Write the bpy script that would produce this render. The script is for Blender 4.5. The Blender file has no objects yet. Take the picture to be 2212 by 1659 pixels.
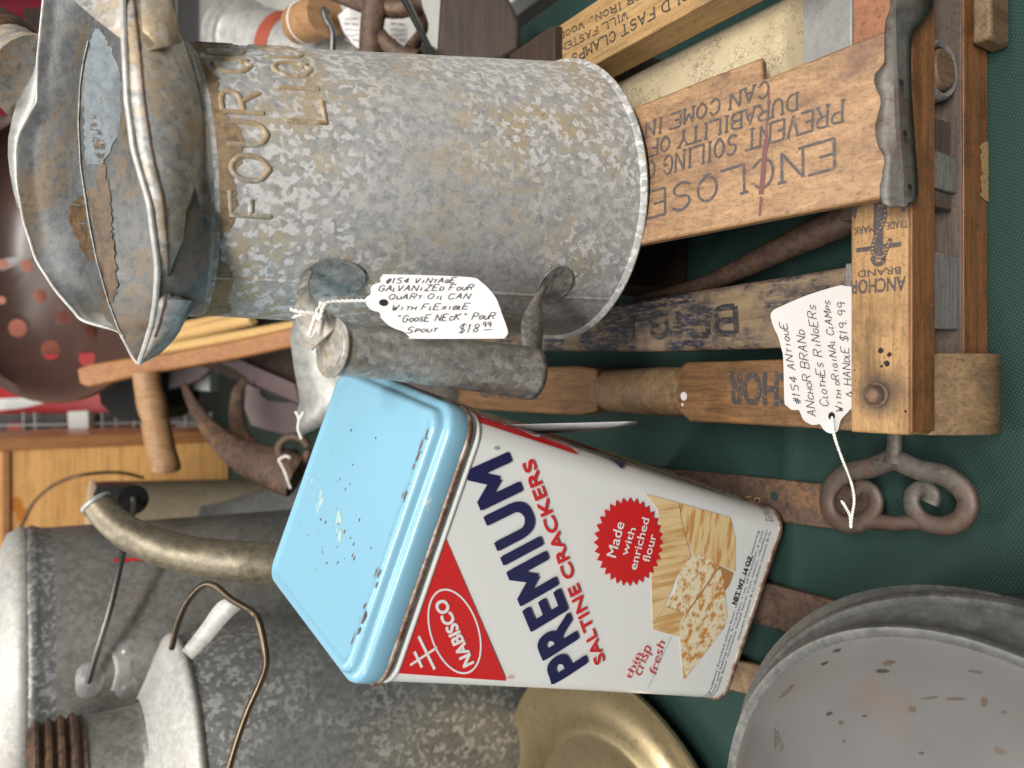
import bpy, bmesh, math, random
from mathutils import Vector as V, Matrix
random.seed(7)
sc = bpy.context.scene
# ---------------------------------------------------------------- camera, world, lamps, exposure
PITCH = math.radians(33.6); CAM = V((0, 0, .46)); FPX = 1597.0
FW = V((0, math.cos(PITCH), -math.sin(PITCH))); DN = V((0, -math.sin(PITCH), -math.cos(PITCH))); RT = V((1, 0, 0))
cam = bpy.data.cameras.new('camera'); co = bpy.data.objects.new('camera', cam); sc.collection.objects.link(co)
cam.sensor_width = 36; cam.lens = 36 * FPX / 2212; cam.clip_start = .01; cam.clip_end = 60
co.matrix_world = Matrix(((DN.x, RT.x, -FW.x, CAM.x), (DN.y, RT.y, -FW.y, CAM.y), (DN.z, RT.z, -FW.z, CAM.z), (0, 0, 0, 1)))
cam.dof.use_dof = True; cam.dof.focus_distance = .43; cam.dof.aperture_fstop = 7.5
sc.camera = co
wd = bpy.data.worlds.new('World'); sc.world = wd; wd.use_nodes = True
wd.node_tree.nodes['Background'].inputs[0].default_value = (.95, .97, 1, 1)
wd.node_tree.nodes['Background'].inputs[1].default_value = .065
def area(name, loc, target, sx, sy, power, col=(1, .96, .9)):
    l = bpy.data.lights.new(name, 'AREA'); l.shape = 'RECTANGLE'; l.size = sx; l.size_y = sy; l.energy = power; l.color = col
    o = bpy.data.objects.new(name, l); sc.collection.objects.link(o); o.location = loc
    o.rotation_euler = (V(target) - V(loc)).to_track_quat('-Z', 'Y').to_euler(); return o
area('ceiling_lamp', (-.7, 1.3, 2.8), (0, .5, 0), .4, 2.4, 40)
area('ceiling_lamp', (1.3, .2, 2.7), (0.1, .5, .1), .4, 2.2, 24, (1, .95, .88))
area('ceiling_lamp', (-1.7, -.2, 2.5), (0, .4, .1), .4, 2.0, 24)
area('ceiling_lamp', (.2, -1.05, 2.5), (0, .4, .15), 1.8, .35, 96, (1, .97, .93))
sc.view_settings.view_transform = 'Standard'; sc.view_settings.look = 'None'; sc.view_settings.exposure = .13; sc.view_settings.gamma = 1
sc.render.resolution_x = 1024; sc.render.resolution_y = 768

# ---------------------------------------------------------------- picture point -> place in the room
def ray(x, y): return FW + DN * ((x - 1106) / FPX) + RT * ((829.5 - y) / FPX)
def W(x, y, d): return CAM + ray(x, y) * d
def HZ(x, y, z): r = ray(x, y); return CAM + r * ((z - CAM.z) / r.z)
def HY(x, y, Y): r = ray(x, y); return CAM + r * (Y / r.y)
class Plane:
    def __init__(s, o, ex, ey):
        s.o = V(o); s.ex = V(ex).normalized(); e = V(ey); e = e - s.ex * e.dot(s.ex); s.ey = e.normalized(); s.n = s.ex.cross(s.ey)
        if s.n.dot(CAM - s.o) < 0: s.n = -s.n
    def hit(s, x, y): r = ray(x, y); return CAM + r * ((s.o - CAM).dot(s.n) / r.dot(s.n))
    def uv(s, x, y): p = s.hit(x, y) - s.o; return (p.dot(s.ex), p.dot(s.ey))
    def at(s, u, v, h=0): return s.o + s.ex * u + s.ey * v + s.n * h

# ---------------------------------------------------------------- mesh helpers
def catmull(p, n=6, closed=False):
    p = [V(q) for q in p]; out = []; m = len(p)
    rng = range(m) if closed else range(m - 1)
    for i in rng:
        a = p[(i - 1) % m] if closed or i > 0 else p[0] * 2 - p[1]
        b = p[i]; c = p[(i + 1) % m]
        d = p[(i + 2) % m] if closed or i + 2 < m else c * 2 - b
        for k in range(n):
            t = k / n
            out.append(.5 * ((2 * b) + (c - a) * t + (2 * a - 5 * b + 4 * c - d) * t * t + (3 * b - a - 3 * c + d) * t ** 3))
    if not closed: out.append(p[-1])
    return out
class MB:
    def __init__(s): s.v = []; s.f = []; s.uvs = None
    def add(s, vs, fs):
        b = len(s.v); s.v += [V(q) for q in vs]; s.f += [[b + i for i in f] for f in fs]; return s
    def box(s, x0, x1, y0, y1, z0, z1):
        vs = [(x, y, z) for z in (z0, z1) for y in (y0, y1) for x in (x0, x1)]
        return s.add(vs, [(0, 2, 3, 1), (4, 5, 7, 6), (0, 1, 5, 4), (2, 6, 7, 3), (0, 4, 6, 2), (1, 3, 7, 5)])
    def prism(s, pts, vec):
        n = len(pts); vec = V(vec)
        return s.add([V(p) for p in pts] + [V(p) + vec for p in pts], [list(range(n)), list(range(2 * n - 1, n - 1, -1))] + [(i, i + n, (i + 1) % n + n, (i + 1) % n) for i in range(n)])
    def poly(s, pts): return s.add(pts, [list(range(len(pts)))])
    def loft(s, rings, closed=True, cap0=False, cap1=False):
        n = len(rings[0]); vs = [p for r in rings for p in r]; fs = []
        for i in range(len(rings) - 1):
            for j in range(n if closed else n - 1):
                k = (j + 1) % n; fs.append((i * n + j, i * n + k, (i + 1) * n + k, (i + 1) * n + j))
        if cap0: fs.append(list(range(n - 1, -1, -1)))
        if cap1: fs.append([(len(rings) - 1) * n + j for j in range(n)])
        return s.add(vs, fs)
    def tube(s, path, r, n=10, smooth=6, flat=1.0, up=None, caps=True):
        m = len(path); P = catmull(path, smooth) if smooth and m > 2 else [V(q) for q in path]
        rr = r if isinstance(r, (list, tuple)) else [r] * m
        if len(P) != m: rr = [c.x for c in catmull([(q, 0, 0) for q in rr], smooth)]
        rings = []; t0 = (P[1] - P[0]).normalized()
        nrm = V(up) if up else t0.orthogonal()
        for i, q in enumerate(P):
            t = (P[min(i + 1, len(P) - 1)] - P[max(i - 1, 0)]).normalized()
            nrm = (nrm - t * nrm.dot(t)).normalized(); b = t.cross(nrm)
            rings.append([q + (nrm * math.cos(a) * flat + b * math.sin(a)) * rr[i] for a in [2 * math.pi * k / n for k in range(n)]])
        return s.loft(rings, True, caps, caps)
    def lathe(s, c, prof, n=48, axis=(0, 0, 1), a0=0, a1=2 * math.pi):
        ax = V(axis).normalized(); e = ax.orthogonal().normalized() if abs(ax.z) < .9 else (V((1, 0, 0)) - ax * ax.x).normalized(); g = ax.cross(e); c = V(c)
        full = abs(a1 - a0 - 2 * math.pi) < 1e-6
        k = n if full else n + 1
        rings = [[c + ax * h + (e * math.cos(a0 + (a1 - a0) * j / n) + g * math.sin(a0 + (a1 - a0) * j / n)) * max(r, 1e-5) for j in range(k)] for r, h in prof]
        return s.loft(rings, full)
    def build(s, name, mat, parent=None, bevel=0, smooth=40, solid=0, kind=None, seg=2):
        loc = parent_loc(parent)
        me = bpy.data.meshes.new(name); me.from_pydata([tuple(q - loc) for q in s.v], [], s.f); me.validate()
        bm = bmesh.new(); bm.from_mesh(me); bmesh.ops.recalc_face_normals(bm, faces=bm.faces); bm.to_mesh(me); bm.free()
        me.materials.append(mat)
        if smooth: me.shade_smooth(); me.set_sharp_from_angle(angle=math.radians(smooth))
        o = bpy.data.objects.new(name, me); sc.collection.objects.link(o)
        if parent: o.parent = parent
        if solid:
            q = o.modifiers.new('solid', 'SOLIDIFY'); q.thickness = solid; q.offset = 0
        if bevel:
            q = o.modifiers.new('bevel', 'BEVEL'); q.width = bevel; q.segments = seg; q.limit_method = 'ANGLE'; q.angle_limit = math.radians(40)
        if kind: o['kind'] = kind
        return o
def parent_loc(p):
    l = V((0, 0, 0))
    while p: l += p.location; p = p.parent
    return l
def thing(name, label, cat, loc=(0, 0, 0), group=None):
    o = bpy.data.objects.new(name, None); sc.collection.objects.link(o); o.location = loc; o.empty_display_size = .01
    o['label'] = label; o['category'] = cat
    if group: o['group'] = group
    return o
def tag(o, label, cat, group=None):
    o['label'] = label; o['category'] = cat
    if group: o['group'] = group
    return o
# ---- lettering: outline font (built in) and a stroke font of my own
def text_pts(txt, bold=0.0, spacing=1.0):
    c = bpy.data.curves.new('t', 'FONT'); c.body = txt; c.offset = bold; c.space_character = spacing; c.resolution_u = 5
    o = bpy.data.objects.new('t', c); sc.collection.objects.link(o); bpy.context.view_layer.update()
    me = bpy.data.meshes.new_from_object(o.evaluated_get(bpy.context.evaluated_depsgraph_get()))
    vs = [(v.co.x, v.co.y) for v in me.vertices]; fs = [list(p.vertices) for p in me.polygons]
    bpy.data.objects.remove(o); bpy.data.curves.remove(c); bpy.data.meshes.remove(me)
    x0 = min(v[0] for v in vs); x1 = max(v[0] for v in vs); cap = .729 if any(ch.isupper() or ch.isdigit() or ch in 'hldfkbt' for ch in txt) else .54
    return [((x - x0) / (x1 - x0), y / cap) for x, y in vs], fs
GL = {'A': '00 38 60|13 53', 'B': '00 08|~08 48 67 65 44 04|~04 44 63 61 40 00', 'C': '~66 48 28 06 02 20 40 62', 'D': '00 08|~08 38 66 62 30 00', 'E': '68 08 00 60|04 44', 'F': '68 08 00|04 44',
 'G': '~66 48 28 06 02 20 40 62 64|64 34', 'H': '00 08|60 68|04 64', 'I': '30 38', 'J': '~68 62 40 20 02', 'K': '00 08|68 04|24 60', 'L': '08 00 60', 'M': '00 08 33 68 60', 'N': '00 08 60 68', 'O': '~30 02 06 38 66 62 30',
 'P': '00 08|~08 48 67 65 44 04', 'Q': '~30 02 06 38 66 62 30|42 60', 'R': '00 08|~08 48 67 65 44 04|34 60', 'S': '~67 48 28 06 14 44 62 40 20 01', 'T': '30 38|08 68', 'U': '~08 02 20 40 62 68', 'V': '08 30 68', 'W': '08 20 35 40 68',
 'X': '00 68|08 60', 'Y': '08 34 68|34 30', 'Z': '08 68 00 60', '1': '16 38 30', '2': '~06 28 48 66 43 00|00 60', '3': '~07 38 66 34 62 30 01', '4': '48 03 63|48 40', '5': '~68 08 05 45 62 40 01', '8': '~34 06 38 66 34 02 30 62 34',
 '9': '~66 48 28 06 24 44 66 60', '0': '~30 02 06 38 66 62 30', '$': '~67 48 28 06 14 44 62 40 20 01|39 3:', '#': '20 38|40 58|03 63|05 65', '&': '~62 20 01 15 37 26 60', '"': '28 26|48 46', '.': '20 21', ',': '20 1:', '-': '14 54', "'": '28 26', ' ': ''}
GL['$'] = '~67 48 28 06 14 44 62 40 20 01|30 39'; GL[','] = '21 20'
def chaikin(p):
    for _ in range(2):
        q = [p[0]]
        for a, b in zip(p, p[1:]): q += [(a[0] * .75 + b[0] * .25, a[1] * .75 + b[1] * .25), (a[0] * .25 + b[0] * .75, a[1] * .25 + b[1] * .75)]
        p = q + [p[-1]]
    return p
def strokes(txt, jit=0, slant=0, serif=0):
    out = []; x = 0
    for ch in txt:
        low = ch.islower(); g = GL.get(ch.upper(), ''); sc_ = .62 if low else 1; wch = (.3 if ch in 'Il1.\'' else .62) * (.72 if low else 1)
        dy = random.uniform(-jit, jit)
        for st in g.split('|'):
            if not st: continue
            sm = st[0] == '~'; pts = [(int(a[0]) / 6, int(a[1]) / 8) for a in st.strip('~').split()]
            if ch in 'Il1.\'': pts = [(a - .2, b) for a, b in pts]
            if sm: pts = chaikin(pts)
            tr = lambda a, b: (x + a * wch * .9 + b * sc_ * slant + random.uniform(-jit, jit) * .4, b * sc_ + dy)
            out.append([tr(a, b) for a, b in pts])
            if serif:
                for (a, b) in ((pts[0]), (pts[-1])):
                    if b in (0, 1): q = tr(a, b); out.append([(q[0] - serif, q[1]), (q[0] + serif, q[1])])
        x += wch + (.18 if not low else .12) if ch != ' ' else .42
    xm = max(max(q[0] for q in st) for st in out)
    return [[(a / xm, b) for a, b in st] for st in out], xm
def ribbon2d(mb, st, w, f, k=0):
    cuts = [0]
    for i in range(1, len(st) - 1):
        a = V((st[i][0] - st[i-1][0], st[i][1] - st[i-1][1])); b = V((st[i+1][0] - st[i][0], st[i+1][1] - st[i][1]))
        if a.length > 1e-9 and b.length > 1e-9 and a.angle(b) > .9: cuts.append(i)
    cuts.append(len(st) - 1)
    if len(cuts) > 2:
        for n_, (i, j) in enumerate(zip(cuts, cuts[1:])): ribbon2d(mb, st[i:j + 1], w, f, k + n_ * .000006)
        return
    # st: points in plane metres, f: (u, v, h) -> 3D
    n = len(st); L = []; Rr = []
    for i in range(n):
        a = st[max(i - 1, 0)]; b = st[min(i + 1, n - 1)]; dx = b[0] - a[0]; dy = b[1] - a[1]; l = math.hypot(dx, dy) or 1
        ox = -dy / l * w; oy = dx / l * w
        L.append((st[i][0] + ox, st[i][1] + oy)); Rr.append((st[i][0] - ox, st[i][1] - oy))
    mb.add([f(a, b, k) for a, b in L] + [f(a, b, k) for a, b in Rr], [(i, i + 1, n + i + 1, n + i) for i in range(n - 1)])
class Lay:
    """text laid on a plane: p0, p1 = baseline ends and pt = cap top of the first letter, as picture points"""
    def __init__(s, pl, p0, p1, pt):
        a = V(pl.uv(*p0)); b = V(pl.uv(*p1)); c = V(pl.uv(*pt)); s.a = a; s.e = b - a; s.g = c - a
    def m(s, x, y): q = s.a + s.e * x + s.g * y; return (q.x, q.y)
def put_text(mb, pl, txt, p0, p1, pt, h=.0003, bold=0, f=None, sp=1.0):
    L = Lay(pl, p0, p1, pt); vs, fs = text_pts(txt, min(bold, 0), sp); f = f or pl.at
    asp = L.g.length / max(L.e.length, 1e-9); b = bold if bold > 0 else 0
    sh = [(0, 0)] + ([(b, b), (b, -b), (-b, b), (-b, -b), (b * 1.3, 0), (-b * 1.3, 0)] if b else [])
    for k, (dx, dy) in enumerate(sh):
        mb.add([f(*L.m(x + dx * asp, y + dy), h + k * .000012) for x, y in vs], fs)
def put_strokes(mb, pl, txt, p0, p1, pt, w, h=.0003, jit=0, slant=0, serif=0, f=None):
    L = Lay(pl, p0, p1, pt); st, xm = strokes(txt, jit, slant, serif); f = f or pl.at
    for i, q in enumerate(st): ribbon2d(mb, [L.m(x, y) for x, y in q], w, f, h + i * .000004)

# ---------------------------------------------------------------- materials
class NT:
    def __init__(s, name):
        s.m = bpy.data.materials.new(name); s.m.use_nodes = True; s.t = s.m.node_tree; s.b = s.t.nodes['Principled BSDF']
        s.co = s.t.nodes.new('ShaderNodeTexCoord').outputs['Object']
    def n(s, typ, **kw):
        q = s.t.nodes.new(typ)
        for k, v in kw.items(): setattr(q, k, v)
        return q
    def setin(s, node, key, v):
        if hasattr(v, 'is_linked') or hasattr(v, 'links'): s.t.links.new(v, node.inputs[key])
        else: node.inputs[key].default_value = v
    def map(s, scale=(1, 1, 1), rot=(0, 0, 0)):
        q = s.n('ShaderNodeMapping'); s.t.links.new(s.co, q.inputs[0]); q.inputs['Scale'].default_value = scale; q.inputs['Rotation'].default_value = rot; return q.outputs[0]
    def noise(s, sc_, det=6, rough=.6, co=None, dist=0, col=False):
        q = s.n('ShaderNodeTexNoise'); s.t.links.new(co or s.co, q.inputs['Vector']); q.inputs['Scale'].default_value = sc_; q.inputs['Detail'].default_value = det; q.inputs['Roughness'].default_value = rough; q.inputs['Distortion'].default_value = dist
        return q.outputs['Color' if col else 'Fac']
    def vor(s, sc_, co=None, feat='F1', out='Distance', rnd=1):
        q = s.n('ShaderNodeTexVoronoi'); q.feature = feat; s.t.links.new(co or s.co, q.inputs['Vector']); q.inputs['Scale'].default_value = sc_; q.inputs['Randomness'].default_value = rnd; return q.outputs[out]
    def ramp(s, fac, stops, interp='LINEAR'):
        q = s.n('ShaderNodeValToRGB'); s.t.links.new(fac, q.inputs[0]); r = q.color_ramp; r.interpolation = interp
        while len(r.elements) < len(stops): r.elements.new(.5)
        for e, (p, c) in zip(r.elements, stops):
            e.position = p; e.color = (c, c, c, 1) if isinstance(c, (int, float)) else (*c, 1)
        return q.outputs[0]
    def mix(s, fac, a, b, mode='MIX'):
        q = s.n('ShaderNodeMix'); q.data_type = 'RGBA'; q.blend_type = mode
        for k, v in ((0, fac), (6, a), (7, b)):
            if isinstance(v, tuple): v = (*v, 1)
            if isinstance(v, (int, float)) and k > 0: v = (v, v, v, 1)
            s.setin(q, k, v) if not hasattr(v, 'node') else s.t.links.new(v, q.inputs[k])
        return q.outputs[2]
    def warp(s, sc_, amt, co=None):
        nz = s.noise(sc_, 3, .6, co, col=True); q = s.n('ShaderNodeVectorMath', operation='MULTIPLY_ADD')
        s.t.links.new(nz, q.inputs[0]); q.inputs[1].default_value = (amt, amt, amt); s.t.links.new(co or s.co, q.inputs[2]); return q.outputs[0]
    def math(s, op, a, b=0):
        q = s.n('ShaderNodeMath', operation=op)
        for i, v in enumerate((a, b)):
            if hasattr(v, 'node'): s.t.links.new(v, q.inputs[i])
            else: q.inputs[i].default_value = v
        return q.outputs[0]
    def bump(s, h, strength=.3, dist=.001, prev=None):
        q = s.n('ShaderNodeBump'); s.t.links.new(h, q.inputs['Height']); q.inputs['Strength'].default_value = strength; q.inputs['Distance'].default_value = dist
        if prev: s.t.links.new(prev, q.inputs['Normal'])
        return q.outputs[0]
    def out(s, col, rough=.5, metal=0, bump=None, spec=None, coat=0):
        for k, v in (('Base Color', col), ('Roughness', rough), ('Metallic', metal)):
            if isinstance(v, tuple): v = (*v, 1)
            if hasattr(v, 'node'): s.t.links.new(v, s.b.inputs[k])
            else: s.b.inputs[k].default_value = v
        if bump: s.t.links.new(bump, s.b.inputs['Normal'])
        if spec is not None: s.b.inputs['Specular IOR Level'].default_value = spec
        if coat: s.b.inputs['Coat Weight'].default_value = coat; s.b.inputs['Coat Roughness'].default_value = .12
        return s.m
def plain(name, col, rough=.5, metal=0, nz=0, sc_=60, spec=None):
    t = NT(name)
    c = t.mix(t.ramp(t.noise(sc_, 5), [(.3, 0), (.7, nz)]), col, tuple(q * .5 for q in col)) if nz else col
    return t.out(c, rough, metal, spec=spec)
def galv(name, base=(.30, .31, .31), dark=(.15, .16, .165), tan=(.33, .24, .14), tanamt=.5, white=.5, metal=.35, rough=.5, scale=1, thr=None):
    t = NT(name); w = t.warp(120 * scale, .010 / scale)
    vv = t.vor(230 * scale, w, out='Color'); g = t.n('ShaderNodeRGBToBW'); t.t.links.new(vv, g.inputs[0])
    nf = t.noise(190 * scale, 10, .8); n1 = t.noise(60 * scale, 10, .8); n2 = t.noise(13 * scale, 5, .6, dist=.5)
    v1 = t.math('ADD', t.math('MULTIPLY', g.outputs[0], .09), t.math('ADD', t.math('MULTIPLY', n1, .36), t.math('MULTIPLY', nf, .55)))
    c = t.mix(t.ramp(v1, [(.40, 0), (.56, 1)]), dark, base)
    v2 = t.math('ADD', t.math('MULTIPLY', n2, .45), t.math('ADD', t.math('MULTIPLY', n1, .2), t.math('MULTIPLY', nf, .35)))
    k = .57 - .08 * tanamt
    c = t.mix(t.ramp(v2, [(k, 0), (k + .06, .8)]), c, tan)
    c = t.mix(t.ramp(t.math('ADD', t.math('MULTIPLY', v2, .5), t.math('MULTIPLY', t.noise(420 * scale, 4, .7), .5)), [(.56, 0), (.62, .75)]), c, tuple(q * .42 for q in tan))
    if white:
        n4 = t.noise(7 * scale, 2, .5)
        wm = t.math('MULTIPLY', t.math('MULTIPLY', t.ramp(g.outputs[0], [(.60, 0), (.63, 1)]), t.ramp(n4, [(.38, 0), (.50, white)])), t.ramp(t.noise(150 * scale, 6, .8), [(.43, 0), (.49, 1)]))
        c = t.mix(wm, c, (.60, .595, .59))
    ro = t.ramp(n1, [(.3, rough - .1), (.7, rough + .18)])
    b = t.bump(nf, .22, .0005, t.bump(n1, .25, .001))
    return t.out(c, ro, metal, b)
def wood(name, a, b, axis='y', scale=1, rough=.5, stain=.5, coat=0, dark=None, spot=None):
    t = NT(name); s_ = {'x': (6, 90, 90), 'y': (90, 6, 90), 'z': (90, 90, 6)}[axis]
    m = t.map(tuple(q * scale for q in s_)); g = t.noise(1.6, 8, .65, m, .8); g2 = t.noise(6, 4, .7, m)
    c = t.mix(t.ramp(g, [(.3, 0), (.68, 1)]), b, a)
    c = t.mix(t.ramp(g2, [(.36, .45), (.5, 0)]), c, tuple(q * .4 for q in b))
    big = t.noise(22, 6, .7); c = t.mix(t.ramp(big, [(.5, 0), (.72, stain)]), c, dark or tuple(q * .3 for q in b))
    c = t.mix(t.ramp(t.noise(500, 3, .7), [(.36, .4), (.46, 0)]), c, tuple(q * .35 for q in b))
    if spot:
        q = t.n('ShaderNodeVectorMath', operation='DISTANCE'); t.t.links.new(t.warp(90, .006), q.inputs[0]); q.inputs[1].default_value = spot
        c = t.mix(t.ramp(t.math('MULTIPLY', q.outputs['Value'], 40), [(.25, .92), (.62, 0)]), c, (.035, .02, .014))
    return t.out(c, t.ramp(g, [(.3, rough + .12), (.7, rough)]), 0, t.bump(g2, .25, .0006), coat=coat)
M = {}
M['galv'] = galv('galvanised_tin', (.47, .465, .45), (.25, .255, .255), (.43, .34, .21), .8, 1.0, .12, .5, 1.35)
def m_stain():
    t = NT('wet_rust_stain'); c = t.mix(t.ramp(t.noise(180, 7, .75), [(.35, 0), (.65, 1)]), (.12, .07, .03), (.03, .018, .01)); return t.out(c, .35, 0, t.bump(t.noise(200, 5), .4, .0008))
M['stain'] = m_stain()
M['galv_in_shade'] = galv('galvanised_inside_shaded', (.13, .138, .14), (.07, .075, .08), (.15, .105, .06), .85, .0, .5, .34)  # dark base colours stand in for shade deep inside the hood
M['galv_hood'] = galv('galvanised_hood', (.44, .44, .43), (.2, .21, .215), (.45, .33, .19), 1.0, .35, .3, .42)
M['galv_grip'] = galv('galvanised_grip', (.36, .355, .33), (.14, .14, .13), (.33, .27, .19), .5, .3, .4, .42)
M['galv_dark'] = galv('galvanised_dark', (.23, .235, .23), (.12, .125, .125), (.2, .17, .13), .15, .45, .35, .42, 1.0)
M['galv_pail'] = galv('galvanised_pail', (.30, .29, .27), (.18, .175, .16), (.27, .21, .15), .4, .1, .45, .38, .9)
M['galv_light'] = galv('galvanised_lid', (.50, .49, .46), (.36, .355, .34), (.44, .38, .3), .3, .3, .25, .5, 1)
M['silver'] = galv('silver_sheet', (.42, .42, .40), (.28, .28, .27), (.3, .27, .22), .15, .1, .35, .42, .6)
M['spout'] = galv('tarnished_spout', (.22, .19, .135), (.10, .085, .06), (.26, .2, .12), .4, 0, .5, .4, .8)
M['rust'] = galv('rusty_iron', (.13, .08, .055), (.045, .03, .024), (.22, .12, .06), .5, 0, .3, .55, 1)
M['iron'] = galv('cast_iron_grey', (.155, .15, .135), (.085, .08, .07), (.085, .055, .04), .7, 0, .35, .48, .9)
M['scroll'] = galv('scroll_iron', (.115, .11, .095), (.055, .042, .034), (.085, .042, .028), 1.5, 0, .4, .5, .8)
M['darkiron'] = plain('dark_iron', (.03, .02, .018), .5, .3, .5, 90)
M['black'] = plain('black_plastic', (.012, .012, .013), .3)
M['wire'] = plain('steel_wire', (.16, .155, .15), .35, .8, .4, 200)
M['wirebrass'] = plain('tarnished_wire', (.12, .09, .06), .3, .8, .5, 150)
M['woodcover'] = wood('worn_board', (.38, .22, .10), (.19, .10, .045), 'y', 1, .5, .95, 0, (.11, .045, .03))
_b = HZ(1591 + .3638 * 838, 548.6 + .3638 * 832, .0825) - V((.1, .3, 0)) + V((.003, .003, .003))
M['woodbar'] = wood('front_bar_wood', (.42, .25, .105), (.24, .13, .052), 'x', 1, .5, .9, spot=tuple(_b))
M['woodorange'] = wood('varnished_bar', (.30, .13, .048), (.16, .065, .024), 'x', 1, .42, .8)
M['woodpale'] = wood('pale_board', (.48, .31, .14), (.34, .2, .08), 'y', 1, .55, .25)
M['woodrail'] = wood('handle_wood', (.26, .135, .055), (.12, .06, .026), 'y', 1.2, .5, .6)
M['woodend'] = wood('end_block_wood', (.27, .17, .085), (.13, .08, .045), 'z', 1, .55, .6)
M['woodgrey'] = wood('grey_block_wood', (.27, .25, .24), (.13, .115, .11), 'x', 2, .65, .4)
M['wooddark'] = wood('dark_block_wood', (.13, .095, .075), (.07, .05, .04), 'x', 1, .65, .4)
M['woodsaw'] = wood('saw_frame_wood', (.38, .17, .055), (.26, .105, .033), 'z', .6, .45, .2)
M['woodhandle'] = wood('turned_handle_wood', (.42, .25, .12), (.3, .15, .07), 'z', .6, .5, .2)
M['cabinet'] = wood('varnished_cabinet_wood', (.74, .42, .15), (.62, .32, .10), 'x', .25, .4, .15, .3)
M['boxbrown'] = wood('brown_box_wood', (.06, .036, .025), (.028, .017, .013), 'x', .6, .5, .3)
M['mauve'] = plain('mauve_painted_board', (.13, .09, .095), .6, 0, .3, 40)
M['crock'] = galv('tan_stained_pail', (.60, .49, .34), (.47, .37, .25), (.3, .2, .13), .3, 0, .05, .55, .35)
M['copper'] = galv('coppery_wood', (.34, .15, .08), (.2, .085, .045), (.13, .06, .035), .3, 0, .1, .6, 1.4)
M['greysheet'] = galv('grey_zinc_sheet', (.29, .29, .285), (.23, .23, .23), (.25, .24, .22), .2, 0, .3, .45, 1.2)
M['colander'] = plain('brown_enamel', (.095, .052, .042), .3, 0, .5, 9)
M['red'] = plain('red_print', (.62, .02, .022), .28)
M['redsign'] = plain('red_sign_paint', (.45, .015, .02), .3, 0, .3, 5)
M['redcloth'] = plain('crimson_cloth', (.22, .008, .03), .8, 0, .3, 8)
M['white'] = plain('white_plastic', (.75, .75, .72), .4)
M['navy'] = plain('navy_print', (.012, .014, .075), .28)
M['ink'] = plain('ink', (.02, .02, .03), .7)
def m_stamp():
    t = NT('stamped_ink'); c = t.mix(t.ramp(t.noise(420, 6, .8), [(.54, 0), (.62, 1)]), (.05, .042, .042), (.20, .12, .07)); return t.out(c, .6)
M['stamp'] = m_stamp()
M['inkblue'] = plain('small_print', (.12, .14, .22), .4)
M['whiteprint'] = plain('white_print', (.8, .79, .77), .3)
M['string'] = plain('cotton_string', (.75, .72, .68), .9)
M['hole'] = plain('dark_hole', (.01, .009, .008), .9)
M['redstreak'] = plain('dark_red_stain', (.10, .018, .015), .3)
M['paintdot'] = plain('pinkish_paint_spot', (.7, .6, .6), .5)
M['blacktext'] = plain('black_print', (.012, .012, .014), .4)
def m_paper():
    t = NT('tag_card'); c = t.mix(t.ramp(t.noise(30, 4), [(.4, 0), (.7, .25)]), (.74, .725, .71), (.64, .61, .59)); return t.out(c, .75, 0, t.bump(t.noise(900, 2), .1, .0002))
M['paper'] = m_paper()
def m_enamel(name, base, chips, scale=1, chipcol=(.16, .07, .03)):
    t = NT(name); n = t.noise(75 * scale, 9, .78); a = t.noise(16 * scale, 3, .5)
    mk = t.math('MULTIPLY', t.ramp(n, [(.655 - chips, 0), (.675 - chips, 1)]), t.ramp(a, [(.5, 0), (.56, 1)]))
    c = t.mix(t.ramp(t.noise(9, 4, .6), [(.3, 0), (.8, .2)]), base, tuple(q * .8 for q in base))
    c = t.mix(t.math('MULTIPLY', t.ramp(t.noise(30, 5, .7), [(.66, 0), (.70, .6)]), 1.0), c, (.52, .58, .45))
    c = t.mix(mk, c, chipcol); return t.out(c, t.mix(mk, .22, .7), 0, t.bump(t.noise(18, 2), .12, .002))
M['blue'] = m_enamel('light_blue_enamel', (.20, .40, .525), .0)
def m_tin():
    t = NT('white_lithographed_tin'); c = t.mix(t.ramp(t.noise(6, 4, .6), [(.3, 0), (.8, .25)]), (.78, .79, .77), (.70, .71, .67))
    sp = t.math('MULTIPLY', t.ramp(t.noise(230, 5, .8), [(.68, 0), (.71, .7)]), t.ramp(t.noise(14, 3), [(.5, 0), (.6, 1)]))
    c = t.mix(sp, c, (.2, .16, .11)); return t.out(c, .2, 0, t.bump(t.noise(13, 2, .5), .25, .003))
M['tin'] = m_tin()
def m_rim():
    t = NT('rusty_rolled_rim'); c = t.mix(t.ramp(t.noise(110, 6, .7), [(.42, 0), (.56, 1)]), (.26, .21, .17), (.11, .055, .035)); return t.out(c, .45, .4)
M['rim'] = m_rim()
def m_cream():
    t = NT('cracked_cream_rubber'); w = t.warp(90, .006)
    d = t.vor(190, t.warp(260, .008), 'DISTANCE_TO_EDGE'); d2 = t.vor(62, t.warp(150, .016), 'DISTANCE_TO_EDGE')
    cr = t.math('MULTIPLY', t.ramp(d, [(.0, 1), (.035, 0)]), t.ramp(t.noise(30, 3), [(.45, 0), (.6, 1)])); cr2 = t.math('MULTIPLY', t.ramp(d2, [(0, .9), (.018, 0)]), t.ramp(t.noise(60, 3), [(.42, 0), (.5, 1)]))
    m = t.math('MAXIMUM', cr, cr2); c = t.mix(t.ramp(t.noise(25, 6), [(.3, 0), (.7, 1)]), (.42, .34, .21), (.55, .47, .32))
    c = t.mix(m, c, (.2, .14, .08)); return t.out(c, .5, 0, t.bump(t.math('SUBTRACT', 1.0, m), .5, .001))
M['cream'] = m_cream()
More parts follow.
